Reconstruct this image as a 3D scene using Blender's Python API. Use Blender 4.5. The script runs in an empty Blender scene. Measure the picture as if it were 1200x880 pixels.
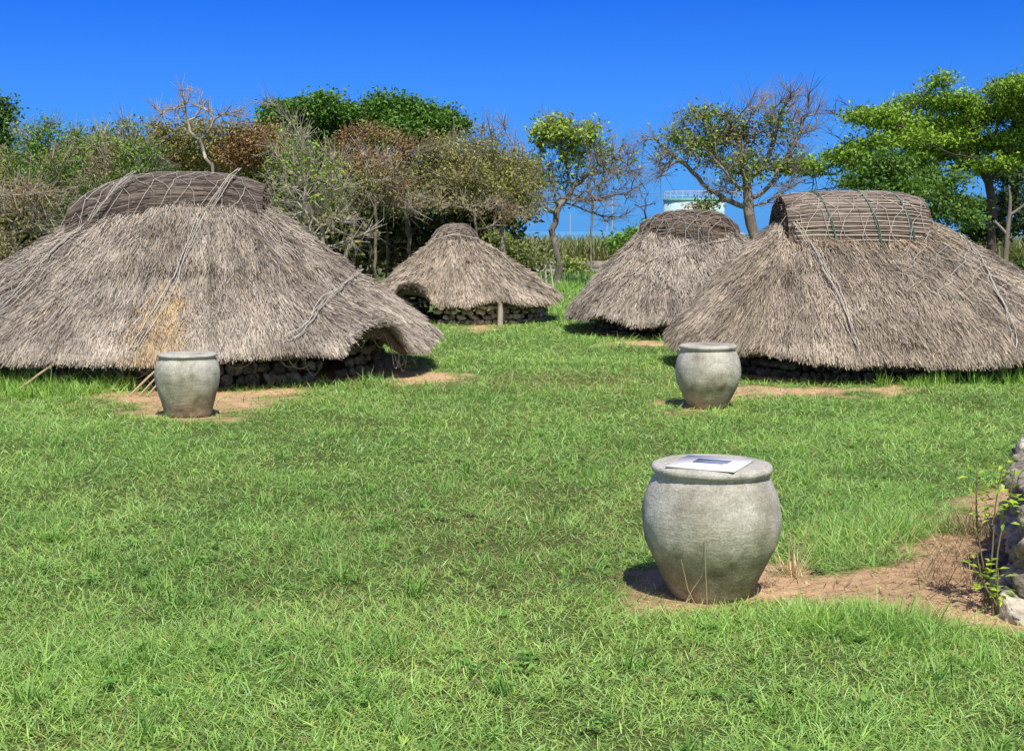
import bpy, math, random
import numpy as np
from mathutils import Vector, Matrix
from mathutils.bvhtree import BVHTree

rng = np.random.default_rng(7)
random.seed(7)
sc = bpy.context.scene
COL = sc.collection
PI = math.pi

# ------------------------------------------------------------------ camera
H, F, PITCH = 2.2, 1600.0, math.atan(172 / 1600.0)
cam_d = bpy.data.cameras.new("camera")
cam = bpy.data.objects.new("camera", cam_d)
COL.objects.link(cam)
cam_d.sensor_width = 36.0
cam_d.lens = 36.0 * F / 1200.0
cam_d.clip_start, cam_d.clip_end = 0.1, 12000
cam.location = (0, 0, H)
cam.rotation_euler = (PI / 2 - PITCH, 0, 0)
sc.camera = cam
CP, SP = math.cos(PITCH), math.sin(PITCH)


def ray(px, py):
    a, b = (px - 600) / F, (440 - py) / F
    return np.array([a, b * SP + CP, b * CP - SP])


def at(px, py, d):
    """point of the place seen at this spot of the photograph, d metres away"""
    r = ray(px, py)
    return np.array([0, 0, H]) + r * (d / r[1])


def ground(px, py):
    r = ray(px, py)
    p = r * (-H / r[2])
    return p[0], p[1]


# ------------------------------------------------------------------ mesh helpers
class MB:
    """collects triangles / quads as arrays and links them as one mesh object"""

    def __init__(self):
        self.v, self.f3, self.f4, self.c, self.n = [], [], [], [], 0

    def add(self, verts, tris=None, quads=None, col=(.5, .5, .5)):
        verts = np.asarray(verts, float).reshape(-1, 3)
        self.v.append(verts)
        if tris is not None and len(tris):
            self.f3.append(np.asarray(tris, int).reshape(-1, 3) + self.n)
        if quads is not None and len(quads):
            self.f4.append(np.asarray(quads, int).reshape(-1, 4) + self.n)
        col = np.asarray(col, float)
        if col.ndim == 1:
            col = np.tile(col, (len(verts), 1))
        self.c.append(col)
        self.n += len(verts)

    def build(self, name, mat, parent=None, smooth=False, loc=None):
        v = np.concatenate(self.v)
        c = np.concatenate(self.c)
        if loc is not None:
            v = v - np.asarray(loc)
        t = np.concatenate(self.f3) if self.f3 else np.zeros((0, 3), int)
        q = np.concatenate(self.f4) if self.f4 else np.zeros((0, 4), int)
        me = bpy.data.meshes.new(name)
        me.vertices.add(len(v))
        me.vertices.foreach_set("co", v.astype(np.float32).ravel())
        me.loops.add(t.size + q.size)
        me.loops.foreach_set("vertex_index", np.concatenate([t.ravel(), q.ravel()]).astype(np.int32))
        me.polygons.add(len(t) + len(q))
        ls = np.concatenate([np.arange(len(t)) * 3, t.size + np.arange(len(q)) * 4]).astype(np.int32)
        me.polygons.foreach_set("loop_start", ls)
        if smooth:
            me.polygons.foreach_set("use_smooth", np.ones(len(t) + len(q), bool))
        me.update(calc_edges=True)
        at_ = me.color_attributes.new("Col", 'FLOAT_COLOR', 'POINT')
        at_.data.foreach_set("color", np.c_[c, np.ones(len(c))].astype(np.float32).ravel())
        me.materials.append(mat)
        o = bpy.data.objects.new(name, me)
        COL.objects.link(o)
        if parent is not None:
            o.parent = parent
        elif loc is not None:
            o.location = loc
        return o


def tag(o, label, cat, group=None, kind=None):
    if label:
        o["label"] = label
    if cat:
        o["category"] = cat
    if group:
        o["group"] = group
    if kind:
        o["kind"] = kind
    return o


def empty(name, loc, label, cat, group=None):
    o = bpy.data.objects.new(name, None)
    COL.objects.link(o)
    o.location = tuple(float(k) for k in loc)
    o.empty_display_size = .2
    return tag(o, label, cat, group)


def nrm(a):
    return a / np.maximum(np.linalg.norm(a, axis=-1, keepdims=True), 1e-9)


def perp(d):
    ref = np.where(np.abs(d[:, 2:3]) < .9, np.array([[0, 0, 1.]]), np.array([[1., 0, 0]]))
    u = nrm(np.cross(d, ref))
    return u, np.cross(u, d)


def rods(mb, A, B, ra, rb, col, k=4):
    """a k-sided tapering rod per row from A to B"""
    A, B = np.asarray(A, float), np.asarray(B, float)
    n = len(A)
    d = nrm(B - A)
    u, w = perp(d)
    ang = np.arange(k) * 2 * PI / k
    off = u[:, None] * np.cos(ang)[None, :, None] + w[:, None] * np.sin(ang)[None, :, None]
    ra = np.broadcast_to(np.asarray(ra, float), n)
    rb = np.broadcast_to(np.asarray(rb, float), n)
    v = np.concatenate([A[:, None] + off * ra[:, None, None], B[:, None] + off * rb[:, None, None]], 1)
    i = np.arange(k)
    q = np.stack([i, (i + 1) % k, k + (i + 1) % k, k + i], 1)
    q = (q[None] + (np.arange(n) * 2 * k)[:, None, None]).reshape(-1, 4)
    col = np.asarray(col, float)
    c = np.repeat(np.broadcast_to(col, (n, 3)), 2 * k, 0)
    mb.add(v.reshape(-1, 3), None, q, c)


def tube(mb, pts, r, col, k=5):
    pts = np.asarray(pts, float)
    m = len(pts)
    d = nrm(np.gradient(pts, axis=0))
    u, w = perp(d)
    for i in range(1, m):                      # keep the frame from flipping
        if np.dot(u[i], u[i - 1]) < 0:
            u[i], w[i] = -u[i], -w[i]
    ang = np.arange(k) * 2 * PI / k
    r = np.broadcast_to(np.asarray(r, float), m)
    v = pts[:, None] + (u[:, None] * np.cos(ang)[None, :, None] + w[:, None] * np.sin(ang)[None, :, None]) * r[:, None, None]
    i = np.arange(k)
    q = [np.stack([j * k + i, j * k + (i + 1) % k, (j + 1) * k + (i + 1) % k, (j + 1) * k + i], 1) for j in range(m - 1)]
    mb.add(v.reshape(-1, 3), None, np.concatenate(q), col)


def blades(mb, P, D, S, L, W, sag, col, tipcol=None):
    """curved tapering blades: base P, direction D, width vector S, sag vector at the tip"""
    n = len(P)
    L, W = L[:, None], W[:, None]
    m = P + D * L * .5 + sag * .3
    t = P + D * L + sag
    v = np.stack([P - S * W * .4, P + S * W * .4, m - S * W * .5, m + S * W * .5, t], 1)
    tr = np.array([[0, 1, 3], [0, 3, 2], [2, 3, 4]])
    tr = (tr[None] + (np.arange(n) * 5)[:, None, None]).reshape(-1, 3)
    c = np.repeat(col[:, None], 5, 1)
    if tipcol is not None:
        c[:, 4] = tipcol
        c[:, 2:4] = .5 * (col + tipcol)[:, None]
    mb.add(v.reshape(-1, 3), tr, None, c.reshape(-1, 3))


def leaves(mb, P, D, N, L, W, col):
    """pointed leaf: diamond folded along its midrib"""
    n = len(P)
    S = nrm(np.cross(D, N))
    Nn = np.cross(S, D)
    L, W = L[:, None], W[:, None]
    a = P
    b = P + D * L * .45 + S * W * .5 + Nn * W * .12
    c = P + D * L - Nn * L * .12
    d = P + D * L * .45 - S * W * .5 + Nn * W * .12
    v = np.stack([a, b, c, d], 1)
    tr = np.array([[0, 1, 2], [0, 2, 3]])
    tr = (tr[None] + (np.arange(n) * 4)[:, None, None]).reshape(-1, 3)
    mb.add(v.reshape(-1, 3), tr, None, np.repeat(col, 4, 0))


_lat = rng.random((256, 256))


def vnoise(x, y, s=1.0, ox=0.0):
    x = np.asarray(x, float) / s + 100.3 + ox
    y = np.asarray(y, float) / s + 57.7 + ox * 1.7
    ix, iy = np.floor(x).astype(int), np.floor(y).astype(int)
    fx, fy = x - ix, y - iy
    fx, fy = fx * fx * (3 - 2 * fx), fy * fy * (3 - 2 * fy)
    g = lambda a, b: _lat[a % 256, b % 256]
    return (g(ix, iy) * (1 - fx) + g(ix + 1, iy) * fx) * (1 - fy) + (g(ix, iy + 1) * (1 - fx) + g(ix + 1, iy + 1) * fx) * fy


def fbm(x, y, s, ox=0.0):
    return (vnoise(x, y, s, ox) * .5 + vnoise(x, y, s * .5, ox + 9) * .3 + vnoise(x, y, s * .25, ox + 21) * .2)


# ------------------------------------------------------------------ materials
def new_mat(name):
    m = bpy.data.materials.new(name)
    m.use_nodes = True
    nt = m.node_tree
    nt.nodes.clear()
    return m, nt, nt.nodes, nt.links


def mat_attr(name, rough=.8, translucent=0.0, noise=0.0, nscale=8.0, bump=0.0, bscale=60.0, tcol=(1.1, 1.25, .6), spec=.3, stretch=None):
    m, nt, N, L = new_mat(name)
    out = N.new("ShaderNodeOutputMaterial")
    b = N.new("ShaderNodeBsdfPrincipled")
    b.inputs["Roughness"].default_value = rough
    b.inputs["Specular IOR Level"].default_value = spec
    a = N.new("ShaderNodeAttribute")
    a.attribute_name = "Col"
    col = a.outputs["Color"]
    tc = N.new("ShaderNodeTexCoord")
    vec = tc.outputs["Object"]
    if stretch:
        mp = N.new("ShaderNodeMapping")
        mp.inputs["Scale"].default_value = stretch
        L.new(vec, mp.inputs["Vector"])
        vec = mp.outputs["Vector"]
    if noise:
        t = N.new("ShaderNodeTexNoise")
        t.inputs["Scale"].default_value = nscale
        t.inputs["Detail"].default_value = 8
        t.inputs["Roughness"].default_value = .65
        L.new(vec, t.inputs["Vector"])
        mr = N.new("ShaderNodeMapRange")
        mr.inputs["From Min"].default_value = .3
        mr.inputs["From Max"].default_value = .7
        mr.inputs["To Min"].default_value = 1 - noise
        mr.inputs["To Max"].default_value = 1 + noise
        L.new(t.outputs["Fac"], mr.inputs["Value"])
        mx = N.new("ShaderNodeVectorMath")
        mx.operation = 'SCALE'
        L.new(col, mx.inputs[0])
        L.new(mr.outputs["Result"], mx.inputs["Scale"])
        col = mx.outputs["Vector"]
    L.new(col, b.inputs["Base Color"])
    if bump:
        t = N.new("ShaderNodeTexNoise")
        t.inputs["Scale"].default_value = bscale
        t.inputs["Detail"].default_value = 6
        L.new(vec, t.inputs["Vector"])
        bp = N.new("ShaderNodeBump")
        bp.inputs["Strength"].default_value = bump
        bp.inputs["Distance"].default_value = .03
        L.new(t.outputs["Fac"], bp.inputs["Height"])
        L.new(bp.outputs["Normal"], b.inputs["Normal"])
    if translucent:
        tr = N.new("ShaderNodeBsdfTranslucent")
        mu = N.new("ShaderNodeVectorMath")
        mu.operation = 'MULTIPLY'
        mu.inputs[1].default_value = tcol
        L.new(col, mu.inputs[0])
        L.new(mu.outputs["Vector"], tr.inputs["Color"])
        ms = N.new("ShaderNodeMixShader")
        ms.inputs["Fac"].default_value = translucent
        L.new(b.outputs[0], ms.inputs[1])
        L.new(tr.outputs[0], ms.inputs[2])
        L.new(ms.outputs[0], out.inputs["Surface"])
    else:
        L.new(b.outputs[0], out.inputs["Surface"])
    return m


M_STRAW = mat_attr("thatch_straw", .75, noise=.25, nscale=1.3, spec=.25)
M_CORE = mat_attr("thatch_core", .95, noise=.4, nscale=9, bump=.8, bscale=40)
M_STICK = mat_attr("ridge_sticks", .8, noise=.2, nscale=6)
M_ROPE = mat_attr("rope_fibre", .8, bump=.3, bscale=120)
M_NET = mat_attr("net_cord", .7)
M_STONE = mat_attr("coral_limestone", .95, noise=.75, nscale=9, bump=1.0, bscale=28)
M_BARK = mat_attr("bark", .9, noise=.35, nscale=7, bump=.7, bscale=14, stretch=(1, 1, .35))
M_LEAF = mat_attr("leaf", .5, translucent=.24, spec=.4)
M_GRASS = mat_attr("grass_blade", .5, translucent=.38, spec=.4, tcol=(.95, 1.15, .72))
M_DRY = mat_attr("dry_stalk", .8, translucent=.15, tcol=(1, 1, .8))
M_WOOD = mat_attr("weathered_wood", .85, noise=.3, nscale=5, bump=.4, bscale=30, stretch=(1, 1, .2))
M_PAINT = mat_attr("painted_metal", .5, noise=.06, nscale=2)
M_PANEL = mat_attr("panel_laminate", .6, spec=.15)
M_CONC = mat_attr("concrete", .9, noise=.2, nscale=2, bump=.3, bscale=20)


def mat_pot():
    m, nt, N, L = new_mat("weathered_cement")
    out = N.new("ShaderNodeOutputMaterial")
    b = N.new("ShaderNodeBsdfPrincipled")
    b.inputs["Roughness"].default_value = .9
    b.inputs["Specular IOR Level"].default_value = .2
    tc = N.new("ShaderNodeTexCoord")
    oi = N.new("ShaderNodeObjectInfo")
    add = N.new("ShaderNodeVectorMath")
    add.operation = 'ADD'
    L.new(tc.outputs["Object"], add.inputs[0])
    L.new(oi.outputs["Location"], add.inputs[1])
    big = N.new("ShaderNodeTexNoise")
    big.inputs["Scale"].default_value = 3.2
    big.inputs["Detail"].default_value = 7
    big.inputs["Roughness"].default_value = .6
    L.new(add.outputs[0], big.inputs["Vector"])
    r1 = N.new("ShaderNodeValToRGB")
    e = r1.color_ramp.elements
    e[0].position, e[0].color = .32, (.32, .30, .25, 1)
    e[1].position, e[1].color = .68, (.66, .645, .585, 1)
    k = e.new(.5)
    k.color = (.51, .495, .435, 1)
    L.new(big.outputs["Fac"], r1.inputs["Fac"])
    # height: dark brown damp foot, greenish lower half
    sep = N.new("ShaderNodeSeparateXYZ")
    L.new(tc.outputs["Object"], sep.inputs[0])
    hz = N.new("ShaderNodeMath")
    hz.operation = 'MULTIPLY_ADD'
    hz.inputs[1].default_value = .55
    hz.inputs[2].default_value = -.27
    L.new(big.outputs["Fac"], hz.inputs[0])
    su = N.new("ShaderNodeMath")
    su.operation = 'ADD'
    L.new(sep.outputs["Z"], su.inputs[0])
    L.new(hz.outputs[0], su.inputs[1])
    r2 = N.new("ShaderNodeValToRGB")
    e = r2.color_ramp.elements
    e[0].position, e[0].color = .02, (.52, .42, .32, 1)
    e[1].position, e[1].color = .62, (1, 1, 1, 1)
    k = e.new(.2)
    k.color = (.74, .67, .54, 1)
    k = e.new(.36)
    k.color = (.92, .90, .76, 1)
    L.new(su.outputs[0], r2.inputs["Fac"])
    mx = N.new("ShaderNodeMix")
    mx.data_type = 'RGBA'
    mx.blend_type = 'MULTIPLY'
    mx.inputs["Factor"].default_value = 1
    L.new(r1.outputs["Color"], mx.inputs[6])
    L.new(r2.outputs["Color"], mx.inputs[7])
    st = N.new("ShaderNodeTexNoise")
    st.inputs["Scale"].default_value = 5.5
    st.inputs["Detail"].default_value = 9
    st.inputs["Roughness"].default_value = .7
    st.inputs["Distortion"].default_value = .8
    L.new(add.outputs[0], st.inputs["Vector"])
    r5 = N.new("ShaderNodeValToRGB")
    e = r5.color_ramp.elements
    e[0].position, e[0].color = .36, (.52, .49, .43, 1)
    e[1].position, e[1].color = .50, (1, 1, 1, 1)
    L.new(st.outputs["Fac"], r5.inputs["Fac"])
    m0 = N.new("ShaderNodeMix")
    m0.data_type = 'RGBA'
    m0.blend_type = 'MULTIPLY'
    m0.inputs["Factor"].default_value = .5
    L.new(mx.outputs[2], m0.inputs[6])
    L.new(r5.outputs["Color"], m0.inputs[7])
    mx = m0
    # fine speckle
    sp = N.new("ShaderNodeTexNoise")
    sp.inputs["Scale"].default_value = 70
    sp.inputs["Detail"].default_value = 5
    sp.inputs["Roughness"].default_value = .75
    L.new(add.outputs[0], sp.inputs["Vector"])
    r3 = N.new("ShaderNodeValToRGB")
    e = r3.color_ramp.elements
    e[0].position, e[0].color = .3, (.5, .5, .5, 1)
    e[1].position, e[1].color = .62, (1.15, 1.15, 1.15, 1)
    L.new(sp.outputs["Fac"], r3.inputs["Fac"])
    m2 = N.new("ShaderNodeMix")
    m2.data_type = 'RGBA'
    m2.blend_type = 'MULTIPLY'
    m2.inputs["Factor"].default_value = .75
    L.new(mx.outputs[2], m2.inputs[6])
    L.new(r3.outputs["Color"], m2.inputs[7])
    # horizontal throwing marks
    mp = N.new("ShaderNodeMapping")
    mp.inputs["Scale"].default_value = (9, 9, 40)
    L.new(add.outputs[0], mp.inputs["Vector"])
    ring = N.new("ShaderNodeTexNoise")
    ring.inputs["Scale"].default_value = 1.0
    ring.inputs["Detail"].default_value = 4
    L.new(mp.outputs[0], ring.inputs["Vector"])
    r4 = N.new("ShaderNodeValToRGB")
    e = r4.color_ramp.elements
    e[0].position, e[0].color = .35, (.78, .77, .74, 1)
    e[1].position, e[1].color = .6, (1.05, 1.05, 1.05, 1)
    L.new(ring.outputs["Fac"], r4.inputs["Fac"])
    m3 = N.new("ShaderNodeMix")
    m3.data_type = 'RGBA'
    m3.blend_type = 'MULTIPLY'
    m3.inputs["Factor"].default_value = .22
    L.new(m2.outputs[2], m3.inputs[6])
    L.new(r4.outputs["Color"], m3.inputs[7])
    L.new(m3.outputs[2], b.inputs["Base Color"])
    ad = N.new("ShaderNodeMath")
    ad.operation = 'ADD'
    L.new(sp.outputs["Fac"], ad.inputs[0])
    L.new(ring.outputs["Fac"], ad.inputs[1])
    bp = N.new("ShaderNodeBump")
    bp.inputs["Strength"].default_value = .5
    bp.inputs["Distance"].default_value = .01
    L.new(ad.outputs[0], bp.inputs["Height"])
    L.new(bp.outputs["Normal"], b.inputs["Normal"])
    L.new(b.outputs[0], out.inputs["Surface"])
    return m


M_POT = mat_pot()


def mat_ground():
    m, nt, N, L = new_mat("turf_and_soil")
    out = N.new("ShaderNodeOutputMaterial")
    b = N.new("ShaderNodeBsdfPrincipled")
    b.inputs["Roughness"].default_value = .95
    b.inputs["Specular IOR Level"].default_value = .1
    a = N.new("ShaderNodeAttribute")
    a.attribute_name = "Col"
    tc = N.new("ShaderNodeTexCoord")
    n1 = N.new("ShaderNodeTexNoise")
    n1.inputs["Scale"].default_value = 9
    n1.inputs["Detail"].default_value = 10
    n1.inputs["Roughness"].default_value = .7
    L.new(tc.outputs["Object"], n1.inputs["Vector"])
    mr = N.new("ShaderNodeMapRange")
    mr.inputs["From Min"].default_value = .3
    mr.inputs["From Max"].default_value = .7
    mr.inputs["To Min"].default_value = .66
    mr.inputs["To Max"].default_value = 1.3
    L.new(n1.outputs["Fac"], mr.inputs["Value"])
    mx = N.new("ShaderNodeVectorMath")
    mx.operation = 'SCALE'
    L.new(a.outputs["Color"], mx.inputs[0])
    L.new(mr.outputs[0], mx.inputs["Scale"])
    L.new(mx.outputs["Vector"], b.inputs["Base Color"])
    n2 = N.new("ShaderNodeTexNoise")
    n2.inputs["Scale"].default_value = 45
    n2.inputs["Detail"].default_value = 8
    n2.inputs["Roughness"].default_value = .7
    L.new(tc.outputs["Object"], n2.inputs["Vector"])
    bp = N.new("ShaderNodeBump")
    bp.inputs["Strength"].default_value = 1
    bp.inputs["Distance"].default_value = .05
    L.new(n2.outputs["Fac"], bp.inputs["Height"])
    L.new(bp.outputs["Normal"], b.inputs["Normal"])
    L.new(b.outputs[0], out.inputs["Surface"])
    return m


M_GROUND = mat_ground()

# ------------------------------------------------------------------ light and sky
SUN = Vector((.16, -.60, 1.0)).normalized()
el = math.asin(SUN.z)
azr = math.atan2(SUN.x, SUN.y)
w = bpy.data.worlds.new("World")
sc.world = w
w.use_nodes = True
nt = w.node_tree
bg = nt.nodes["Background"]
sky = nt.nodes.new("ShaderNodeTexSky")
sky.sky_type = 'NISHITA'
sky.sun_disc = False
sky.sun_elevation = el
sky.sun_rotation = azr
sky.air_density = 1.0
sky.dust_density = .25
sky.ozone_density = 3.0
tint = nt.nodes.new("ShaderNodeMix")
tint.data_type = 'RGBA'
tint.blend_type = 'MULTIPLY'
tint.inputs["Factor"].default_value = 1
tint.inputs[7].default_value = (.042, .265, .86, 1)
gam = nt.nodes.new("ShaderNodeGamma")
gam.inputs["Gamma"].default_value = 1.25
nt.links.new(sky.outputs[0], gam.inputs["Color"])
nt.links.new(gam.outputs[0], tint.inputs[6])
# unseen white clouds, added behind the camera to fill blue shade with neutral light
tcw = nt.nodes.new("ShaderNodeTexCoord")
sxyz = nt.nodes.new("ShaderNodeSeparateXYZ")
nt.links.new(tcw.outputs["Generated"], sxyz.inputs[0])
mrw = nt.nodes.new("ShaderNodeMapRange")
mrw.inputs["From Min"].default_value = .05
mrw.inputs["From Max"].default_value = -.45
nt.links.new(sxyz.outputs["Y"], mrw.inputs["Value"])
cn = nt.nodes.new("ShaderNodeTexNoise")
cn.inputs["Scale"].default_value = 2.6
cn.inputs["Detail"].default_value = 7
nt.links.new(tcw.outputs["Generated"], cn.inputs["Vector"])
cr = nt.nodes.new("ShaderNodeMapRange")
cr.inputs["From Min"].default_value = .40
cr.inputs["From Max"].default_value = .56
nt.links.new(cn.outputs["Fac"], cr.inputs["Value"])
cm = nt.nodes.new("ShaderNodeMath")
cm.operation = 'MULTIPLY'
nt.links.new(mrw.outputs[0], cm.inputs[0])
nt.links.new(cr.outputs[0], cm.inputs[1])
fill_cloud = nt.nodes.new("ShaderNodeMix")
fill_cloud.data_type = 'RGBA'
fill_cloud.inputs[7].default_value = (5.8, 5.6, 5.3, 1)
nt.links.new(cm.outputs[0], fill_cloud.inputs["Factor"])
hz = nt.nodes.new("ShaderNodeMapRange")
hz.interpolation_type = 'SMOOTHSTEP'
hz.inputs["From Min"].default_value = .19
hz.inputs["From Max"].default_value = -.02
hz.inputs["To Max"].default_value = .65
nt.links.new(sxyz.outputs["Z"], hz.inputs["Value"])
haze = nt.nodes.new("ShaderNodeMix")
haze.data_type = 'RGBA'
haze.inputs[7].default_value = (1.35, 4.1, 9.4, 1)
nt.links.new(hz.outputs[0], haze.inputs["Factor"])
nt.links.new(tint.outputs[2], haze.inputs[6])
nt.links.new(haze.outputs[2], fill_cloud.inputs[6])
nt.links.new(fill_cloud.outputs[2], bg.inputs["Color"])
bg.inputs["Strength"].default_value = .1
ld = bpy.data.lights.new("sun", 'SUN')
ld.energy = 5.0
ld.angle = math.radians(.5)
ld.color = (1.0, .94, .80)
lo = bpy.data.objects.new("sun", ld)
COL.objects.link(lo)
lo.rotation_euler = SUN.to_track_quat('Z', 'Y').to_euler()
lo.location = (10, -20, 30)
sc.view_settings.view_transform = 'Standard'
sc.view_settings.look = 'None'
sc.view_settings.exposure = 0

# ------------------------------------------------------------------ where the soil is bare, where huts stand
SOIL = [
    [(733, 702), (752, 682), (800, 668), (900, 662), (960, 670), (1040, 668), (1070, 645), (1120, 603), (1150, 570), (1300, 560), (1300, 790), (1190, 750), (1100, 740), (1000, 716), (900, 713), (850, 736), (770, 737)],
    [(105, 463), (200, 452), (330, 452), (410, 452), (330, 470), (285, 490), (230, 499), (183, 497), (150, 482)],
    [(768, 480), (800, 462), (870, 446), (960, 452), (1090, 450), (1060, 460), (960, 464), (880, 467), (845, 486), (790, 489)],
    [(440, 440), (480, 426), (520, 430), (560, 440), (510, 451), (450, 451)],
    [(528, 384), (560, 377), (605, 375), (580, 388), (545, 391)],
    [(695, 398), (790, 398), (790, 408), (720, 404)],
]
SOIL = [np.array([ground(*p) for p in poly]) for poly in SOIL]


def poly_sd(x, y, poly):
    inside = np.zeros(len(x), bool)
    dist = np.full(len(x), 1e9)
    n = len(poly)
    for i in range(n):
        a, b = poly[i], poly[(i + 1) % n]
        cond = (a[1] > y) != (b[1] > y)
        dy = b[1] - a[1] if abs(b[1] - a[1]) > 1e-9 else 1e-9
        inside ^= cond & (x < (b[0] - a[0]) * (y - a[1]) / dy + a[0])
        e = b - a
        t = np.clip(((x - a[0]) * e[0] + (y - a[1]) * e[1]) / (e @ e), 0, 1)
        dist = np.minimum(dist, np.hypot(x - a[0] - t * e[0], y - a[1] - t * e[1]))
    return np.where(inside, dist, -dist)


def bare(x, y):
    """1 on bare soil, 0 in full turf"""
    x, y = np.asarray(x, float), np.asarray(y, float)
    b = np.zeros(len(x))
    nz = fbm(x, y, .8, 3) - .5
    nf = fbm(x, y, .16, 13)
    for pi_, poly in enumerate(SOIL):
        lo_, hi_ = poly.min(0) - 1, poly.max(0) + 1
        k = (x > lo_[0]) & (x < hi_[0]) & (y > lo_[1]) & (y < hi_[1])
        if k.any():
            sd = poly_sd(x[k], y[k], poly) + nz[k] * .9 + (nf[k] - .5) * .5
            if pi_:
                sd = sd - .16 + (nf[k] - .5) * .8
            b[k] = np.maximum(b[k], np.clip(sd / (.22 if pi_ == 0 else .5) + .5, 0, 1))
    return b


def dryness(x, y):
    """worn, yellowed turf on the walking line between the huts"""
    gx, gy = ground(610, 446)
    d1 = np.exp(-(((x - gx) / 2.2) ** 2 + ((y - gy) / 1.3) ** 2))
    gx, gy = ground(640, 600)
    d2 = .6 * np.exp(-(((x - gx) / 1.6) ** 2 + ((y - gy) / 2.5) ** 2))
    return np.clip(d1 + d2 + (fbm(x, y, 2.2, 40) - .5) * .9, 0, 1)


HUTS = [  # cx, cy, rot, A, B
    dict(c=(-5.43, 21.55), rot=math.radians(4), A=4.12, B=3.15, n=2.5),
    dict(c=(-1.15, 33.2), rot=math.radians(-6), A=2.22, B=1.95, n=2.2),
    dict(c=(3.92, 29.6), rot=math.radians(-3), A=2.60, B=2.75, n=2.5),
    dict(c=(6.06, 21.9), rot=math.radians(3), A=3.38, B=2.75, n=2.6),
]


def in_hut(x, y, k=.86):
    r = np.zeros(len(x), bool)
    for h in HUTS:
        dx, dy = x - h['c'][0], y - h['c'][1]
        c, s = math.cos(h['rot']), math.sin(h['rot'])
        u, v = dx * c + dy * s, -dx * s + dy * c
        r |= (np.abs(u / (h['A'] * k)) ** h['n'] + np.abs(v / (h['B'] * k)) ** h['n']) < 1
    return r


# ------------------------------------------------------------------ ground sheet
def zground(x, y):
    z = (fbm(x, y, 2.5, 11) - .5) * .10 + (fbm(x, y, .5, 5) - .5) * .02
    z = z * np.clip(1.3 - np.abs(y) / 60, 0, 1)
    return z - 30 * np.clip((np.asarray(y) - 125) / 300, 0, 1)


xs = np.unique(np.concatenate([np.arange(-12, 14, .14), np.arange(-60, 60, 4.), np.linspace(-4000, 4000, 41)]))
ys = np.unique(np.concatenate([np.arange(3.5, 36, .14), np.arange(-40, 110, 4.), np.linspace(110, 9000, 40)]))
X, Y = np.meshgrid(xs, ys)
x, y = X.ravel(), Y.ravel()
z = zground(x, y)
far = np.clip((y - 45) / 60, 0, 1)[:, None]
bb = bare(x, y)[:, None]
bb = np.maximum(bb, in_hut(x, y, .93)[:, None] * 1.0)
green = np.array([.14, .19, .055]) * (.7 + .6 * fbm(x, y, 1.2)[:, None])
dry = dryness(x, y)[:, None]
green = green * (1 - dry * .5) + np.array([.19, .16, .075]) * dry * .5
farc = np.array([.10, .15, .045]) * (.7 + .6 * fbm(x, y, 40)[:, None])
soil = np.array([.90, .61, .355]) * (.75 + .5 * fbm(x, y, .6, 77)[:, None])
c = (green * (1 - far) + farc * far) * (1 - bb) + soil * bb
nx, ny = len(xs), len(ys)
i, j = np.meshgrid(np.arange(nx - 1), np.arange(ny - 1))
i, j = i.ravel(), j.ravel()
q = np.stack([j * nx + i, j * nx + i + 1, (j + 1) * nx + i + 1, (j + 1) * nx + i], 1)
mb = MB()
mb.add(np.c_[x, y, z], None, q, c)
tag(mb.build("ground", M_GROUND, smooth=True), "green turf with worn patches of orange soil", "ground", kind="structure")

m_, nt_, N_, L_ = new_mat("sea_water")
o_ = N_.new("ShaderNodeOutputMaterial")
b_ = N_.new("ShaderNodeBsdfPrincipled")
w_ = N_.new("ShaderNodeTexNoise")
w_.inputs["Scale"].default_value = .05
r_ = N_.new("ShaderNodeValToRGB")
r_.color_ramp.elements[0].color = (.10, .34, .62, 1)
r_.color_ramp.elements[1].color = (.14, .42, .70, 1)
L_.new(w_.outputs["Fac"], r_.inputs["Fac"])
L_.new(r_.outputs["Color"], b_.inputs["Base Color"])
b_.inputs["Roughness"].default_value = .5
L_.new(b_.outputs[0], o_.inputs["Surface"])
mb = MB()
mb.add([(-9000, 250, -22), (9000, 250, -22), (9000, 11000, -22), (-9000, 11000, -22)], None, [[0, 1, 2, 3]], (.1, .3, .5))
tag(mb.build("sea", m_), "blue sea beyond the cane field", "sea", kind="structure")

# ------------------------------------------------------------------ grass
mb = MB()
edges = [4.6, 5.5, 6.5, 8, 10, 12.5, 15.5, 19, 24, 30, 37, 46, 58]
GP = []
for d0, d1 in zip(edges[:-1], edges[1:]):
    dm = .5 * (d0 + d1)
    rho = min(8400, 8400 * (6.5 / dm) ** 1.75)
    hw = .41 * d1 + 1.6
    n = int(2 * hw * (d1 - d0) * rho)
    GP.append(np.c_[rng.uniform(-hw, hw, n), rng.uniform(d0, d1, n)])
GP = np.concatenate(GP)
x, y = GP.T
keep = ~in_hut(x, y, .88)
keep &= ~((y > 36) & (x < -2.5)) & ~((y > 40) & (x > 8))
b_ = bare(x, y)
tuft = fbm(x, y, .45, 31)
keep &= rng.random(len(x)) > np.clip(b_ * 1.06 - .02, 0, .94 + .05 * (y < 11))
keep &= rng.random(len(x)) < .45 + 1.0 * tuft
x, y, b_, tuft = x[keep], y[keep], b_[keep], tuft[keep]
n = len(x)
tall = np.zeros(n)
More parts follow.
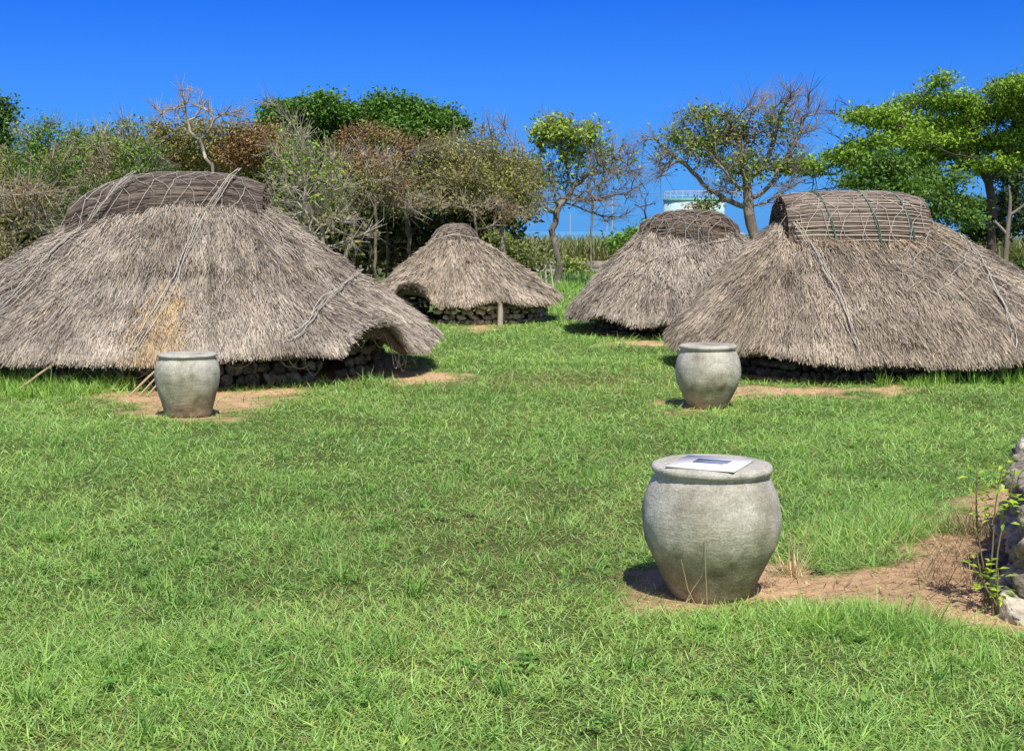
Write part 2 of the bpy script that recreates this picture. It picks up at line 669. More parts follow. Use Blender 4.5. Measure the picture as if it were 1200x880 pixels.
for (px, py, rx, ry, k) in [(1110, 430, 1.6, .6, 2.2), (1185, 422, 1.3, .9, 2.6), (1050, 440, 1.0, .3, 1.2), (980, 458, 1.4, .2, .15), (50, 458, 1.5, .45, 1.8), (330, 452, 1.4, .25, .5),
                            (1060, 620, .6, .8, .5), (900, 735, .8, .25, .6), (1060, 745, .6, .25, .6), (1000, 640, .7, .5, .4), (670, 335, 3, 6, 1.6), (740, 400, 1.2, .4, .7),
                            (500, 385, .5, .4, .9), (640, 365, .7, 1.5, .6), (460, 452, 1.0, .3, .5)]:
    gx, gy = ground(px, py)
    tall += k * np.exp(-(((x - gx) / rx) ** 2 + ((y - gy) / ry) ** 2))
fld = .5 + fbm(x, y, 1.6, 63)
L = (.055 + .085 * rng.random(n) ** 1.3) * (.45 + 1.0 * tuft) * fld * (1 + 1.7 * tall)
L *= np.clip(.8 + y / 60, .9, 1.4)
Wd = (.0034 + .004 * rng.random(n) ** 1.6) * np.maximum(1, y / 9) ** .85
az = rng.random(n) * 2 * PI + 2.5 * (vnoise(x, y, .35, 8) - .5)
lean = np.clip(np.abs(rng.normal(1.22, .32, n)) - .45 * np.clip(tall, 0, 1), .05, 1.5)
D = np.c_[np.sin(lean) * np.cos(az), np.sin(lean) * np.sin(az), np.cos(lean)]
sa = az + PI / 2 + rng.normal(0, .5, n)
S = np.c_[np.cos(sa), np.sin(sa), rng.normal(0, .25, n)]
S = nrm(S - D * np.sum(S * D, 1, keepdims=True))
sag = np.c_[np.cos(az), np.sin(az), np.full(n, -1.2)] * (L * .22 * rng.random(n))[:, None]
P = np.c_[x, y, zground(x, y) - .004]
hue = rng.random(n)[:, None]
patch = np.clip(.5 + 1.5 * (fbm(x, y, .9, 17) - .5) + .5 * (fbm(x, y, 4.0, 91) - .5), 0, 1)[:, None]
colA, colB, colC = np.array([.155, .345, .07]), np.array([.43, .62, .175]), np.array([.36, .58, .235])
c = colA + (colB - colA) * (.40 * hue + .70 * patch)
bl = (rng.random(n) < .25)[:, None]
c = np.where(bl, colC * (.7 + .5 * hue), c)
dr = dryness(x, y)[:, None]
isdry = (rng.random(n)[:, None] < .04 + .30 * dr)
c = np.where(isdry, np.array([.42, .35, .17]) * (.55 + .6 * hue), c)
c = c * (.80 + .5 * rng.random((n, 1)))
tip = c * np.array([1.2, 1.12, 1.0])
blades(mb, P, D, S, L, Wd, sag, c, tip)
# coarser tufts and broad-leaved weeds among the lawn
nt2 = 210
d_ = 5 + 24 * rng.random(nt2) ** 1.5
tx_ = rng.uniform(-1, 1, nt2) * (.40 * d_ + .6)
ok = ~in_hut(tx_, d_, 1.0) & (bare(tx_, d_) < .2)
for a, b in zip(tx_[ok], d_[ok]):
    k = rng.integers(14, 40)
    az = rng.random(k) * 2 * PI
    ln = np.abs(rng.normal(.65, .3, k))
    D = np.c_[np.sin(ln) * np.cos(az), np.sin(ln) * np.sin(az), np.cos(ln)]
    S = nrm(np.c_[-np.sin(az), np.cos(az), np.zeros(k)])
    L = rng.uniform(.10, .24, k) * rng.uniform(.6, 1.2)
    sag = np.c_[np.cos(az), np.sin(az), np.full(k, -1.1)] * (L * .3 * rng.random(k))[:, None]
    cc_ = (np.array([.15, .33, .06]) + np.array([.2, .22, .07]) * rng.random()) * (.7 + .5 * rng.random((k, 1)))
    blades(mb, np.c_[a + rng.normal(0, .035, k), b + rng.normal(0, .035, k), np.full(k, float(zground(np.array([a]), np.array([b]))[0]))], D, S, L, rng.uniform(.005, .009, k), sag, cc_, cc_ * 1.15)
for px0, px1, py0, py1, cnt, l0, l1 in ((1090, 1230, 424, 452, 230, .20, .46), (1030, 1100, 440, 455, 50, .15, .30), (-10, 115, 446, 468, 120, .16, .34), (640, 705, 322, 345, 60, .3, .6)):
    for _ in range(cnt):
        a, b = ground(rng.uniform(px0, px1), rng.uniform(py0, py1))
        if in_hut(np.array([a]), np.array([b]), .97)[0]:
            continue
        k = rng.integers(12, 26)
        az = rng.random(k) * 2 * PI
        ln = np.abs(rng.normal(.35, .25, k))
        D = np.c_[np.sin(ln) * np.cos(az), np.sin(ln) * np.sin(az), np.cos(ln)]
        S = nrm(np.c_[-np.sin(az), np.cos(az) * .4, np.zeros(k)])
        L = rng.uniform(l0, l1, k) * rng.uniform(.6, 1.1)
        sag = np.c_[np.cos(az), np.sin(az), np.full(k, -.7)] * (L * .35 * rng.random(k))[:, None]
        cc_ = (np.array([.17, .36, .06]) + np.array([.22, .22, .06]) * rng.random()) * (.7 + .5 * rng.random((k, 1)))
        blades(mb, np.c_[a + rng.normal(0, .06, k), b + rng.normal(0, .06, k), np.full(k, -.02)], D, S, L, rng.uniform(.008, .014, k), sag, cc_, cc_ * 1.2)
nw = 260
d_ = 5 + 12 * rng.random(nw) ** 1.3
tx_ = rng.uniform(-1, 1, nw) * (.40 * d_ + .6)
ok = ~in_hut(tx_, d_, 1.0) & (bare(tx_, d_) < .4)
for a, b in zip(tx_[ok], d_[ok]):
    k = rng.integers(7, 16)
    az = rng.random(k) * 2 * PI
    Dl = nrm(np.c_[np.cos(az), np.sin(az), rng.uniform(.1, .7, k)])
    Nl = nrm(np.c_[-np.cos(az) * .5, -np.sin(az) * .5, np.ones(k)] + rng.normal(0, .2, (k, 3)))
    sz = rng.uniform(.025, .06)
    p_ = np.array([a, b, float(zground(np.array([a]), np.array([b]))[0]) + rng.uniform(.02, .05)])
    cc_ = (np.array([.14, .34, .07]) + np.array([.2, .2, .06]) * rng.random()) * (.75 + .45 * rng.random((k, 1)))
    leaves(mb, p_ + Dl * .01 + rng.normal(0, sz * .5, (k, 3)) * np.array([1, 1, .3]), Dl, Nl, rng.uniform(.7, 1.2, k) * sz, rng.uniform(.45, .7, k) * sz, cc_)
# thin litter of dead stalks on the bare soil
m = 2600
lx = rng.uniform(-6.5, 6, m * 14)
ly = rng.uniform(6.5, 20, m * 14)
k = bare(lx, ly) > .5
lx, ly = lx[k][:m * 2], ly[k][:m * 2]
n2 = len(lx)
az = rng.random(n2) * 2 * PI
D = np.c_[np.cos(az), np.sin(az), rng.normal(.1, .15, n2)]
S = np.c_[-np.sin(az), np.cos(az), np.zeros(n2)]
Ls = .04 + .13 * rng.random(n2)
blades(mb, np.c_[lx, ly, zground(lx, ly) + .006], D, S, Ls, .004 + .003 * rng.random(n2), np.zeros((n2, 3)),
       np.array([.58, .43, .27]) * (.35 + .9 * rng.random((n2, 1))))
tag(mb.build("grass", M_GRASS), "short uneven green grass covering the clearing", "grass", kind="stuff")
print("grass blades", n)


# ------------------------------------------------------------------ stones
def icos(sub):
    import bmesh
    bm = bmesh.new()
    bmesh.ops.create_icosphere(bm, subdivisions=sub, radius=1)
    v = np.array([p.co[:] for p in bm.verts])
    f = np.array([[p.index for p in g.verts] for g in bm.faces])
    bm.free()
    return v, f


ICO = {1: icos(1), 2: icos(2), 3: icos(3), 4: icos(4)}


def stone(mb, c, size, col, sub=2, rough=.25):
    v, f = ICO[sub]
    d = np.sign(v) * np.abs(v) ** .72            # blocky
    ph = rng.random(6) * 20
    for k, a in ((2.1, .5), (4.3, .3), (9.0, .22)):
        d = d * (1 + rough * a * np.sin(v[:, [1, 2, 0]] * k + ph[:3]) * np.sin(v[:, [2, 0, 1]] * k * 1.3 + ph[3:]))
    if sub >= 3:
        d = d + v * (rng.normal(0, .02, (len(v), 1)))
    for _ in range(9):                           # broken facets
        pn = rng.normal(size=3)
        pn /= np.linalg.norm(pn)
        dd = d @ pn - rng.uniform(.52, .80)
        d = d - np.clip(dd, 0, None)[:, None] * pn * .92
    q = Matrix.Rotation(rng.random() * 6.28, 3, 'Z') @ Matrix.Rotation(rng.normal(0, .25), 3, 'X')
    d = (d * np.asarray(size)) @ np.array(q).T
    tone = np.asarray(col) * (1 + .1 * rng.normal(size=(len(v), 1)))
    mb.add(d + np.asarray(c), f, None, np.clip(tone, .01, 1))


# ------------------------------------------------------------------ huts
def sgnpow(a, p):
    return np.sign(a) * np.abs(a) ** p


class Roof:
    def __init__(self, h, zr, a, ze, bumps=(), droop=(0, 0), bulge=.08, rt=.25, ru0=0.0, course=0.0):
        self.h, self.zr, self.a, self.ze, self.bumps, self.droop, self.bulge, self.rt, self.course, self.ru0 = h, zr, a, ze, bumps, droop, bulge, rt, course, ru0
        self.n, self.A, self.B = h['n'], h['A'], h['B']
        tt = np.linspace(0, 2 * PI, 4001)
        e = self.eave(tt)
        arc = np.concatenate([[0], np.cumsum(np.hypot(*np.diff(e[:, :2], axis=0).T))])
        self.tt, self.arc = tt, arc
        c, s = math.cos(h['rot']), math.sin(h['rot'])
        self.R = np.array([[c, -s, 0], [s, c, 0], [0, 0, 1]])
        self.seed = rng.random() * 50

    def t_of(self, frac):
        return np.interp(frac % 1.0, self.arc / self.arc[-1], self.tt)

    def eave(self, t):
        c, s = np.cos(t), np.sin(t)
        u, v = self.A * sgnpow(c, 2 / self.n), self.B * sgnpow(s, 2 / self.n)
        z = self.ze[0] + self.ze[1] * u / self.A + self.ze[2] * v / self.B
        z = z + .05 * np.sin(5 * t + 1) + .03 * np.sin(11 * t + 2)
        return np.c_[u, v, z]

    def bump(self, t):
        b = np.zeros_like(t)
        for (t0, w_, hgt) in self.bumps:
            d = (t - math.radians(t0) + PI) % (2 * PI) - PI
            b += hgt * np.exp(-(d / math.radians(w_)) ** 4)
        return b

    def S(self, t, s):
        """local surface point, t round the eave, s from ridge (0) to eave (1)"""
        t, s = np.asarray(t, float), np.asarray(s, float)
        E = self.eave(t)
        ru = self.a * np.sin(np.clip(E[:, 0] / (self.A * .8), -1, 1) * PI / 2)
        rv = self.rt * E[:, 1] / self.B
        q_ = np.clip(ru / max(self.a, 1e-3), -1, 1)
        rz = self.zr - self.droop[0] * np.clip(-q_, 0, 1) ** 1.5 - self.droop[1] * np.clip(q_, 0, 1) ** 1.5
        R = np.c_[ru + self.ru0, rv, rz]
        s1 = s[:, None]
        P = R + (E - R) * s1
        P[:, 2] += self.bulge * np.sin(PI * np.clip(s, 0, 1.2)) + self.bump(t) * np.clip(s, 0, 1.2) ** 6
        if self.course:
            P[:, 2] -= self.course * (1 / (1 + np.exp(-(s - .55 - .03 * np.sin(7 * t)) * 60)))
        out = np.c_[E[:, :2] / np.linalg.norm(E[:, :2], axis=1, keepdims=True), np.zeros(len(t))]
        lump = (fbm(t * 5 + self.seed, s * 4, 1.0, self.seed) - .5)[:, None]
        P = P + out * lump * .14 + np.array([0, 0, 1]) * lump * .14
        return P

    def world(self, P):
        return P @ self.R.T + np.array([self.h['c'][0], self.h['c'][1], 0])


def core_mesh(roof):
    nt_, rows = 220, [0, .04, .1, .2, .3, .4, .5, .6, .7, .8, .88, .95, .985]
    t = np.linspace(0, 2 * PI, nt_, endpoint=False)
    V, C = [], []
    for s in rows:
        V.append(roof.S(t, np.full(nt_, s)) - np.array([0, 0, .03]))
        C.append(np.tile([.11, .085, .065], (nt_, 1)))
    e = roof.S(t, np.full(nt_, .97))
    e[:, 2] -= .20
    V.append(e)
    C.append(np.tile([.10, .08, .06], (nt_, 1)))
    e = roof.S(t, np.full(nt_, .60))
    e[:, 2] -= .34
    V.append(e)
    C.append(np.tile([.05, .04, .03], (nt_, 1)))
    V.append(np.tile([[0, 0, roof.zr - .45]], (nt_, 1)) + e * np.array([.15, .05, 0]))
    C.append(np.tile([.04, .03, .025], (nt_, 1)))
    m = len(V)
    i = np.arange(nt_)
    q = np.concatenate([np.stack([r * nt_ + i, r * nt_ + (i + 1) % nt_, (r + 1) * nt_ + (i + 1) % nt_, (r + 1) * nt_ + i], 1) for r in range(m - 1)])
    V = np.concatenate(V)
    # close the top
    ctr = V[:nt_].mean(0)
    V = np.concatenate([V, [ctr]])
    C = np.concatenate(C + [np.array([[.2, .16, .12]])])
    tri = np.stack([i, np.full(nt_, len(V) - 1), (i + 1) % nt_], 1)
    return V, q, tri, C


def thatch(roof, count, pal, fresh=None, width=(.005, .011), length=(.12, .32)):
    mb = MB()
    V, q, tri, C = core_mesh(roof)
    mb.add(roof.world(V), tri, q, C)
    mps = 5
    nb = count // mps
    tb = roof.t_of(rng.random(nb))
    sb = np.sqrt(rng.random(nb) * (1.06 ** 2 - .02 ** 2) + .0004)
    sb = np.where(rng.random(nb) < .35, rng.random(nb) * 1.03, sb)
    lip = rng.random(nb) < .09
    sb = np.where(lip, rng.uniform(.93, 1.0, nb), sb)
    back = np.sin(tb) > .35
    kp = ~back | (rng.random(nb) < .45)
    tb, sb = tb[kp], sb[kp]
    nb = len(tb)
    btone, bj = rng.random(nb), rng.normal(0, .11, nb)
    n = nb * mps
    t = np.repeat(tb, mps) + rng.normal(0, .011, n) * 4 / roof.A
    s = np.clip(np.repeat(sb, mps) + rng.normal(0, .014, n), .0, 1.01)
    btone, bj = np.repeat(btone, mps), np.repeat(bj, mps)
    P = roof.S(t, s)
    P2 = roof.S(t, s + .03)
    P3 = roof.S(t + .01, s)
    Dd, T = nrm(P2 - P), nrm(P3 - P)
    Nn = nrm(np.cross(Dd, T))
    Nn = np.where(Nn[:, 2:3] < 0, -Nn, Nn)
    # wind-blown flow that varies over the roof
    flow = (vnoise(t * 4, s * 5, 1, roof.seed) - .5) * .7
    wild = np.where(rng.random(n) < .07, rng.normal(0, .55, n), 0)
    D = nrm(Dd + T * (bj + flow * .28 + rng.normal(0, .15, n) + wild)[:, None] + Nn * rng.normal(.06, .08, n)[:, None])
    L = rng.uniform(length[0], length[1], n) * np.where(rng.random(n) < .3, .55, 1)
    L = np.where(s > .93, np.minimum(L, rng.uniform(.06, .20, n)), L)
    over = s > .9
    D = np.where(over[:, None], nrm(D + np.array([0, 0, -.45]) * rng.random((n, 1))), D)
    P = P + Nn * (rng.random(n) * .075 - .005)[:, None]
    W = rng.uniform(width[0], width[1], n)
    roll = rng.normal(0, .7, n)
    Wv = nrm(T * np.cos(roll)[:, None] + Nn * np.sin(roll)[:, None])
    Wv = nrm(Wv - D * np.sum(Wv * D, 1, keepdims=True)) * W[:, None]
    E = P + D * L[:, None]
    k = rng.random(n)[:, None]
    big = fbm(t * 3 * roof.A / 3, s * 4, 1, roof.seed + 5)[:, None]
    c = pal[0] + (pal[1] - pal[0]) * np.clip(.55 * k + .45 * btone[:, None] + 1.2 * (big - .5), 0, 1)
    c = np.where((rng.random(n) < .10)[:, None], pal[2] * (.7 + .6 * k), c)
    c = np.where((btone < .12)[:, None], c * .42, c)
    c = c * (1 - .30 * np.clip((fbm(t * 4.5 * roof.A, s * 1.6, 1, roof.seed + 30) - .56) * 6, 0, 1))[:, None]
    if fresh is not None:
        for (t0, w_, s0, s1, fc, pr) in fresh:
            d = (t - math.radians(t0) + PI) % (2 * PI) - PI
            m_ = (np.abs(d) < math.radians(w_) * (.35 + 1.0 * btone + .2 * rng.random(n))) & (s > s0 - .04 + .10 * btone) & (s < s1) & (rng.random(n) < pr)
            c = np.where(m_[:, None], np.asarray(fc) * (.55 + .7 * k), c)
    v = np.stack([P - Wv * .5, P + Wv * .5, E + Wv * .3, E - Wv * .3], 1)
    q = (np.arange(4)[None] + (np.arange(n) * 4)[:, None])
    cc = np.repeat(c[:, None], 4, 1)
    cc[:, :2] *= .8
    mb.add(roof.world(v.reshape(-1, 3)), None, q, cc.reshape(-1, 3))
    return mb, BVHTree.FromPolygons([tuple(p) for p in roof.world(V)], [tuple(int(a) for a in g) for g in np.concatenate([core_mesh_q(roof, len(V)), ])])


def core_mesh_q(roof, nv):
    nt_ = 220
    m = (nv - 1) // nt_
    i = np.arange(nt_)
    return np.concatenate([np.stack([r * nt_ + i, r * nt_ + (i + 1) % nt_, (r + 1) * nt_ + (i + 1) % nt_, (r + 1) * nt_ + i], 1) for r in range(13 - 1)])


class Cap:
    """roll of sticks along the ridge"""

    def __init__(self, roof, half, rv, rh, zb, droop=(0, 0), phi=1.75, u0=0.0, taper=.1):
        self.roof, self.half, self.rv, self.rh, self.zb, self.droop, self.phi, self.u0, self.taper = roof, half, rv, rh, zb, droop, phi, u0, taper

    def P(self, u, ph, k=1.0):
        u, ph = np.asarray(u, float), np.asarray(ph, float)
        q_ = u / self.half
        dz = -self.droop[0] * np.clip(-q_, 0, 1.2) ** 1.8 - self.droop[1] * np.clip(q_, 0, 1.2) ** 3.5
        end = 1 - self.taper * np.abs(np.clip(q_, -1, 1)) ** 4
        return np.c_[u + self.u0, self.rv * np.sin(ph) * k * end, self.zb + self.rh * np.cos(ph) * k * end + dz]


def cap_mesh(cap, nsticks, pal, strips=0, strip_col=(.5, .42, .34), rs=(.010, .02), slen=(.5, 1.6), cross=.05):
    mb = MB()
    roof = cap.roof
    nu, npz = 24, 20
    u = np.linspace(-cap.half, cap.half, nu)
    ph = np.linspace(-cap.phi, cap.phi, npz)
    U, Ph = np.meshgrid(u, ph)
    V = roof.world(cap.P(U.ravel(), Ph.ravel(), .94))
    i, j = np.meshgrid(np.arange(nu - 1), np.arange(npz - 1))
    i, j = i.ravel(), j.ravel()
    q = np.stack([j * nu + i, j * nu + i + 1, (j + 1) * nu + i + 1, (j + 1) * nu + i], 1)
    mb.add(V, None, q, np.array(pal[0]) * .6)
    bv = BVHTree.FromPolygons([tuple(p) for p in roof.world(cap.P(U.ravel(), Ph.ravel(), 1.03))], [tuple(int(a) for a in g) for g in q])
    for e in (0, nu - 1):                           # end faces
        ring = np.arange(npz) * nu + e
        ctr = V[ring].mean(0)
        vv = np.concatenate([V[ring], [ctr]])
        tr = np.stack([np.arange(npz - 1), np.arange(1, npz), np.full(npz - 1, npz)], 1)
        mb.add(vv, tr, None, np.array(pal[0]) * .5)
    n = nsticks
    L = rng.uniform(slen[0], slen[1], n)
    uc = rng.uniform(-cap.half, cap.half, n)
    u0, u1 = np.clip(uc - L / 2, -cap.half * 1.05, None), np.clip(uc + L / 2, None, cap.half * 1.05)
    p0 = rng.uniform(-cap.phi, cap.phi, n)
    p1 = p0 + rng.normal(0, cross, n)
    k0 = rng.uniform(.93, 1.02, n)
    c = np.array(pal[0]) + (np.array(pal[1]) - np.array(pal[0])) * rng.random((n, 1)) ** 1.4
    r = rng.uniform(rs[0], rs[1], n)
    um, pm = (u0 + u1) / 2, (p0 + p1) / 2 + rng.normal(0, cross * .4, n)
    a, b, m_ = roof.world(cap.P(u0, p0) * 1), roof.world(cap.P(u1, p1)), roof.world(cap.P(um, pm))
    off = ((k0 - .97) * cap.rh)[:, None] * np.array([0, 0, 1])
    rods(mb, a + off, m_ + off, r, r, c, 4)
    rods(mb, m_ + off, b + off, r, r * .7, c, 4)
    # stick ends showing at both end faces, poking out unevenly
    ne = int(nsticks * .8)
    pe, ke = rng.uniform(-cap.phi, cap.phi, ne), np.sqrt(rng.random(ne)) * .97
    sg = np.where(rng.random(ne) < .5, -1, 1)
    ue = sg * cap.half
    a = roof.world(cap.P(ue * .93, pe, ke))
    b = roof.world(cap.P(ue * (.99 + .09 * rng.random(ne)), pe + rng.normal(0, .05, ne), ke))
    rods(mb, a, b, .014, .012, np.array(pal[0]) + (np.array(pal[1]) - np.array(pal[0])) * rng.random((ne, 1)), 4)
    if strips:
        for ph_ in np.linspace(-cap.phi * .93, -.05, strips):
            uu = np.linspace(-cap.half * .97, cap.half * (1 + .02 * rng.normal()), 9)
            pts = roof.world(cap.P(uu, np.full(9, ph_) + rng.normal(0, .008, 9), 1.035))
            tube(mb, pts, .009, np.array(strip_col) * rng.uniform(.7, 1.15), 4)
    # ragged fringe of stalks under the roll
    nf = int(nsticks * 1.0)
    uf = rng.uniform(-cap.half, cap.half, nf)
    sd = np.where(rng.random(nf) < .75, -1, 1)
    a = roof.world(cap.P(uf, sd * (cap.phi - .02), rng.uniform(.85, 1.0, nf)))
    dv = np.c_[rng.normal(0, .09, nf), sd * rng.uniform(.06, .18, nf), -rng.uniform(.08, .24, nf)]
    rods(mb, a, a + dv @ roof.R.T, .011, .006, np.array(pal[0]) * .8 + (np.array(pal[1]) - np.array(pal[0])) * .5 * rng.random((nf, 1)), 3)
    return mb, bv


def drape_down(bvhs, pts, off):
    out = []
    for p in pts:
        best = None
        for q_, b in enumerate(bvhs):
            h_ = b.ray_cast(Vector((p[0], p[1], 9)), Vector((0, 0, -1)))
            if h_[0] is not None and (best is None or h_[0].z > best[0].z):
                best, bo = h_, off[q_]
        if best is not None:
            nn = best[1] if best[1].z > 0 else -best[1]
            out.append(np.array(best[0] + nn * bo))
        else:
            out.append(None)
    return out


def drape_view(bvhs, pix, off, sub=8):
    """rope path: spots named on the photo, found on the roof surface itself"""
    pix = np.array(pix, float)
    s = np.linspace(0, len(pix) - 1, (len(pix) - 1) * sub + 1)
    px, py = np.interp(s, np.arange(len(pix)), pix[:, 0]), np.interp(s, np.arange(len(pix)), pix[:, 1])
    out = []
    for a, b in zip(px, py):
        r = Vector(ray(a, b)).normalized()
        best = None
        for bv in bvhs:
            h_ = bv.ray_cast(Vector((0, 0, H)), r)
            if h_[0] is not None and (best is None or h_[3] < best[3]):
                best = h_
        if best is not None:
            nn = best[1] if best[1].dot(r) < 0 else -best[1]
            out.append(np.array(best[0] + nn * off))
    return np.array(out)


def net_mesh(roof, bvhs, region, cell, r, col, off=.12, keep=1.0):
    """diamond net laid over the roof; region(u, v) says where"""
    mb = MB()
    m = 0
    A, B = roof.A, roof.B
    for sgn in (1, -1):
        for k in np.arange(-(A + B) * 1.5, (A + B) * 1.5, cell):
            v = np.arange(-B, B, .09)
            u = k + sgn * v * .9 + .05 * np.sin(v * 2 * PI / cell * 1.0) + .06 * np.sin(k * 5 + v)
            ok = region(u, v) & (np.abs(u) < A)
            if ok.sum() < 3:
                continue
            W = roof.world(np.c_[u, v, np.zeros_like(u)])
            pts = drape_down(bvhs, W, (off, .03))
            run = []
            for o_, p in zip(ok, pts):
                if o_ and p is not None and (not run or abs(p[2] - run[-1][2]) < .5):
                    run.append(p)
                else:
                    if len(run) > 2:
                        tube(mb, np.array(run), r, np.array(col) * rng.uniform(.75, 1.1), 3)
                        m += 1
                    run = [p] if (o_ and p is not None) else []
            if len(run) > 2:
                tube(mb, np.array(run), r, np.array(col) * rng.uniform(.75, 1.1), 3)
                m += 1
    return mb


def rope_mesh(pts, r=.012, strands=3, spread=.02, col=(.55, .54, .48)):
    mb = MB()
    n = len(pts)
    for k in range(strands):
        s = np.linspace(0, 1, n)
        w_ = np.c_[np.sin(s * 9 + k * 2.1), np.cos(s * 7 + k * 1.3) * .5, np.sin(s * 11 + k)] * spread
        w_ += np.cumsum(rng.normal(0, spread * .12, (n, 3)), 0)
        tube(mb, pts + w_, r, np.array(col) * rng.uniform(.8, 1.15), 4)
    return mb


def wall_ring(roof, k, top, doors, courses=5, col=(.30, .285, .25), front_only=True):
    """dry rubble wall under the eave; doors = list of (angle, half width) left open"""
    mb = MB()
    per = roof.arc[-1] * k
    for cz in range(courses):
        z0 = -.02 + (cz + .5) * top / courses
        f = rng.random()
        while f < 1 + 1:
            w_ = rng.uniform(.13, .30)
            t = float(roof.t_of(np.array([f]))[0])
            f += w_ * .92 / per
            if f > 1.9:
                break
            dd = [abs((t - math.radians(a) + PI) % (2 * PI) - PI) < math.radians(hw) for a, hw in doors]
            if any(dd):
                continue
            e = roof.eave(np.array([t]))[0]
            p = roof.world(np.array([[e[0] * k, e[1] * k, z0]]))[0]
            p[:2] += rng.normal(0, .03, 2)
            ang = math.atan2(e[1], e[0])
            g = rng.uniform(.6, 1.35)
            stone(mb, p, (w_ * .5, w_ * .42, top / courses * .6), np.array(col) * g, 2, .35)
    return mb


GREY = [np.array([.265, .222, .183]), np.array([.72, .645, .565]), np.array([.62, .52, .39])]
PALE = [np.array([.285, .235, .185]), np.array([.75, .65, .545]), np.array([.66, .54, .38])]
DARKW = ((.055, .038, .030), (.26, .19, .15))

# ---- hut A: the large one at the left
h = HUTS[0]
hutA = empty("thatched_hut", (h['c'][0], h['c'][1], 0), "largest thatched hut, its drooping dark ridge roll covered by a white net", "hut", "thatched pit dwellings around the clearing")
roofA = Roof(h, 2.82, 1.02, (.60, .0, .03), bumps=[(-41, 9, .33)], droop=(.36, .05), bulge=.0, rt=.25, course=.08, ru0=.14)


def under(o, root):
    o.parent = root
    o.matrix_parent_inverse = Matrix.Translation(-root.location)
    return o


def part(mb_, name, mat, root, smooth=False):
    return under(mb_.build(name, mat, None, smooth), root)


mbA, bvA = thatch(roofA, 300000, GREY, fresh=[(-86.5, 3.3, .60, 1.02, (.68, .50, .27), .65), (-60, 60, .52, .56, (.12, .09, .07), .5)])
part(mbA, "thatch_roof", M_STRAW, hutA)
capA = Cap(roofA, 1.42, .70, .58, 2.46, droop=(.34, .06), phi=1.62, u0=.07, taper=.20)
mbc, bcA = cap_mesh(capA, 1500, ((.05, .041, .036), (.23, .185, .155)), cross=.12)
part(mbc, "ridge_roll", M_STICK, hutA)
mbn = net_mesh(roofA, [bvA, bcA], lambda u, v: ((np.abs(v) < .75) & (np.abs(u) < 2.2)) | ((u < -1.3 - .45 * v) & (u > -3.6) & (v > -2.4) & (v < 1)), .34, .0048, (.58, .55, .50))
part(mbn, "net", M_NET, hutA)
for k in range(30):
    mbn = MB()                                 # slack loops of the net hanging below the eave
    t0 = math.radians(rng.uniform(-150, -20))
    tt_ = t0 + np.linspace(0, rng.uniform(.05, .13), 10)
    e = roofA.S(tt_, np.full(10, .99))
    q_ = np.linspace(0, 1, 10)
    e[:, 2] += -.12 - (4 * q_ * (1 - q_)) * rng.uniform(.08, .30) - q_ * rng.uniform(-.05, .1)
    tube(mbn, roofA.world(e), .006, np.array([.40, .37, .32]) * rng.uniform(.6, 1.1), 3)
    part(mbn, "net_loop", M_NET, hutA)
for pix in ([(338, 202), (290, 201), (268, 216), (240, 252), (222, 295), (205, 335), (180, 375), (150, 430)],
            [(160, 212), (140, 225), (120, 245), (96, 275), (60, 305), (20, 350), (-20, 385)],
            [(415, 330), (385, 350), (365, 380), (340, 405), (325, 432)]):
    pts = drape_view([bvA, bcA], pix, .125)
    if len(pts) > 4:
        part(rope_mesh(pts, .0065, 4, .030, (.52, .49, .43)), "rope", M_ROPE, hutA, True)
part(wall_ring(roofA, .80, .66, [(-41, 4)], 4, (.20, .19, .165)), "stone_wall", M_STONE, hutA, True)

# ---- hut B: the small one in the middle
h = HUTS[1]
hutB = empty("thatched_hut", (h['c'][0], h['c'][1], 0), "smallest thatched hut with a low dark doorway and a wooden post under its eave", "hut", "thatched pit dwellings around the clearing")
roofB = Roof(h, 2.10, .24, (.57, -.0, .02), bumps=[(-113, 11, .36)], droop=(0, .08), bulge=.04, rt=.22, ru0=-.22)
mbB, bvB = thatch(roofB, 76000, PALE, width=(.008, .015), length=(.14, .3))
part(mbB, "thatch_roof", M_STRAW, hutB)
capB = Cap(roofB, .54, .48, .46, 1.83, droop=(.10, .14), phi=1.6, taper=.4, u0=-.22)
mbc, bcB = cap_mesh(capB, 500, ((.09, .07, .055), (.34, .28, .23)), cross=.3, slen=(.2, .7))
part(mbc, "ridge_roll", M_STICK, hutB)
part(net_mesh(roofB, [bvB, bcB], lambda u, v: (np.abs(v) < .75) & (np.abs(u + .2) < .8), .26, .006, (.34, .34, .34), .06), "net", M_NET, hutB)
for pix in ([(512, 283), (535, 276), (560, 282), (585, 303), (612, 328)],):
    pts = drape_view([bvB, bcB], pix, .11)
    if len(pts) > 4:
        part(rope_mesh(pts, .010, 2, .02, (.50, .46, .40)), "rope", M_ROPE, hutB, True)
part(wall_ring(roofB, .86, .60, [(-113, 12)], 5, (.42, .38, .31)), "stone_wall", M_STONE, hutB, True)
mb = MB()
g = ground(586, 381)
tube(mb, [(g[0], g[1], -.05), (g[0] + .01, g[1], .3), (g[0], g[1] + .03, .62)], [.07, .065, .06], (.42, .38, .33), 8)
part(mb, "wooden_post", M_WOOD, hutB, True)

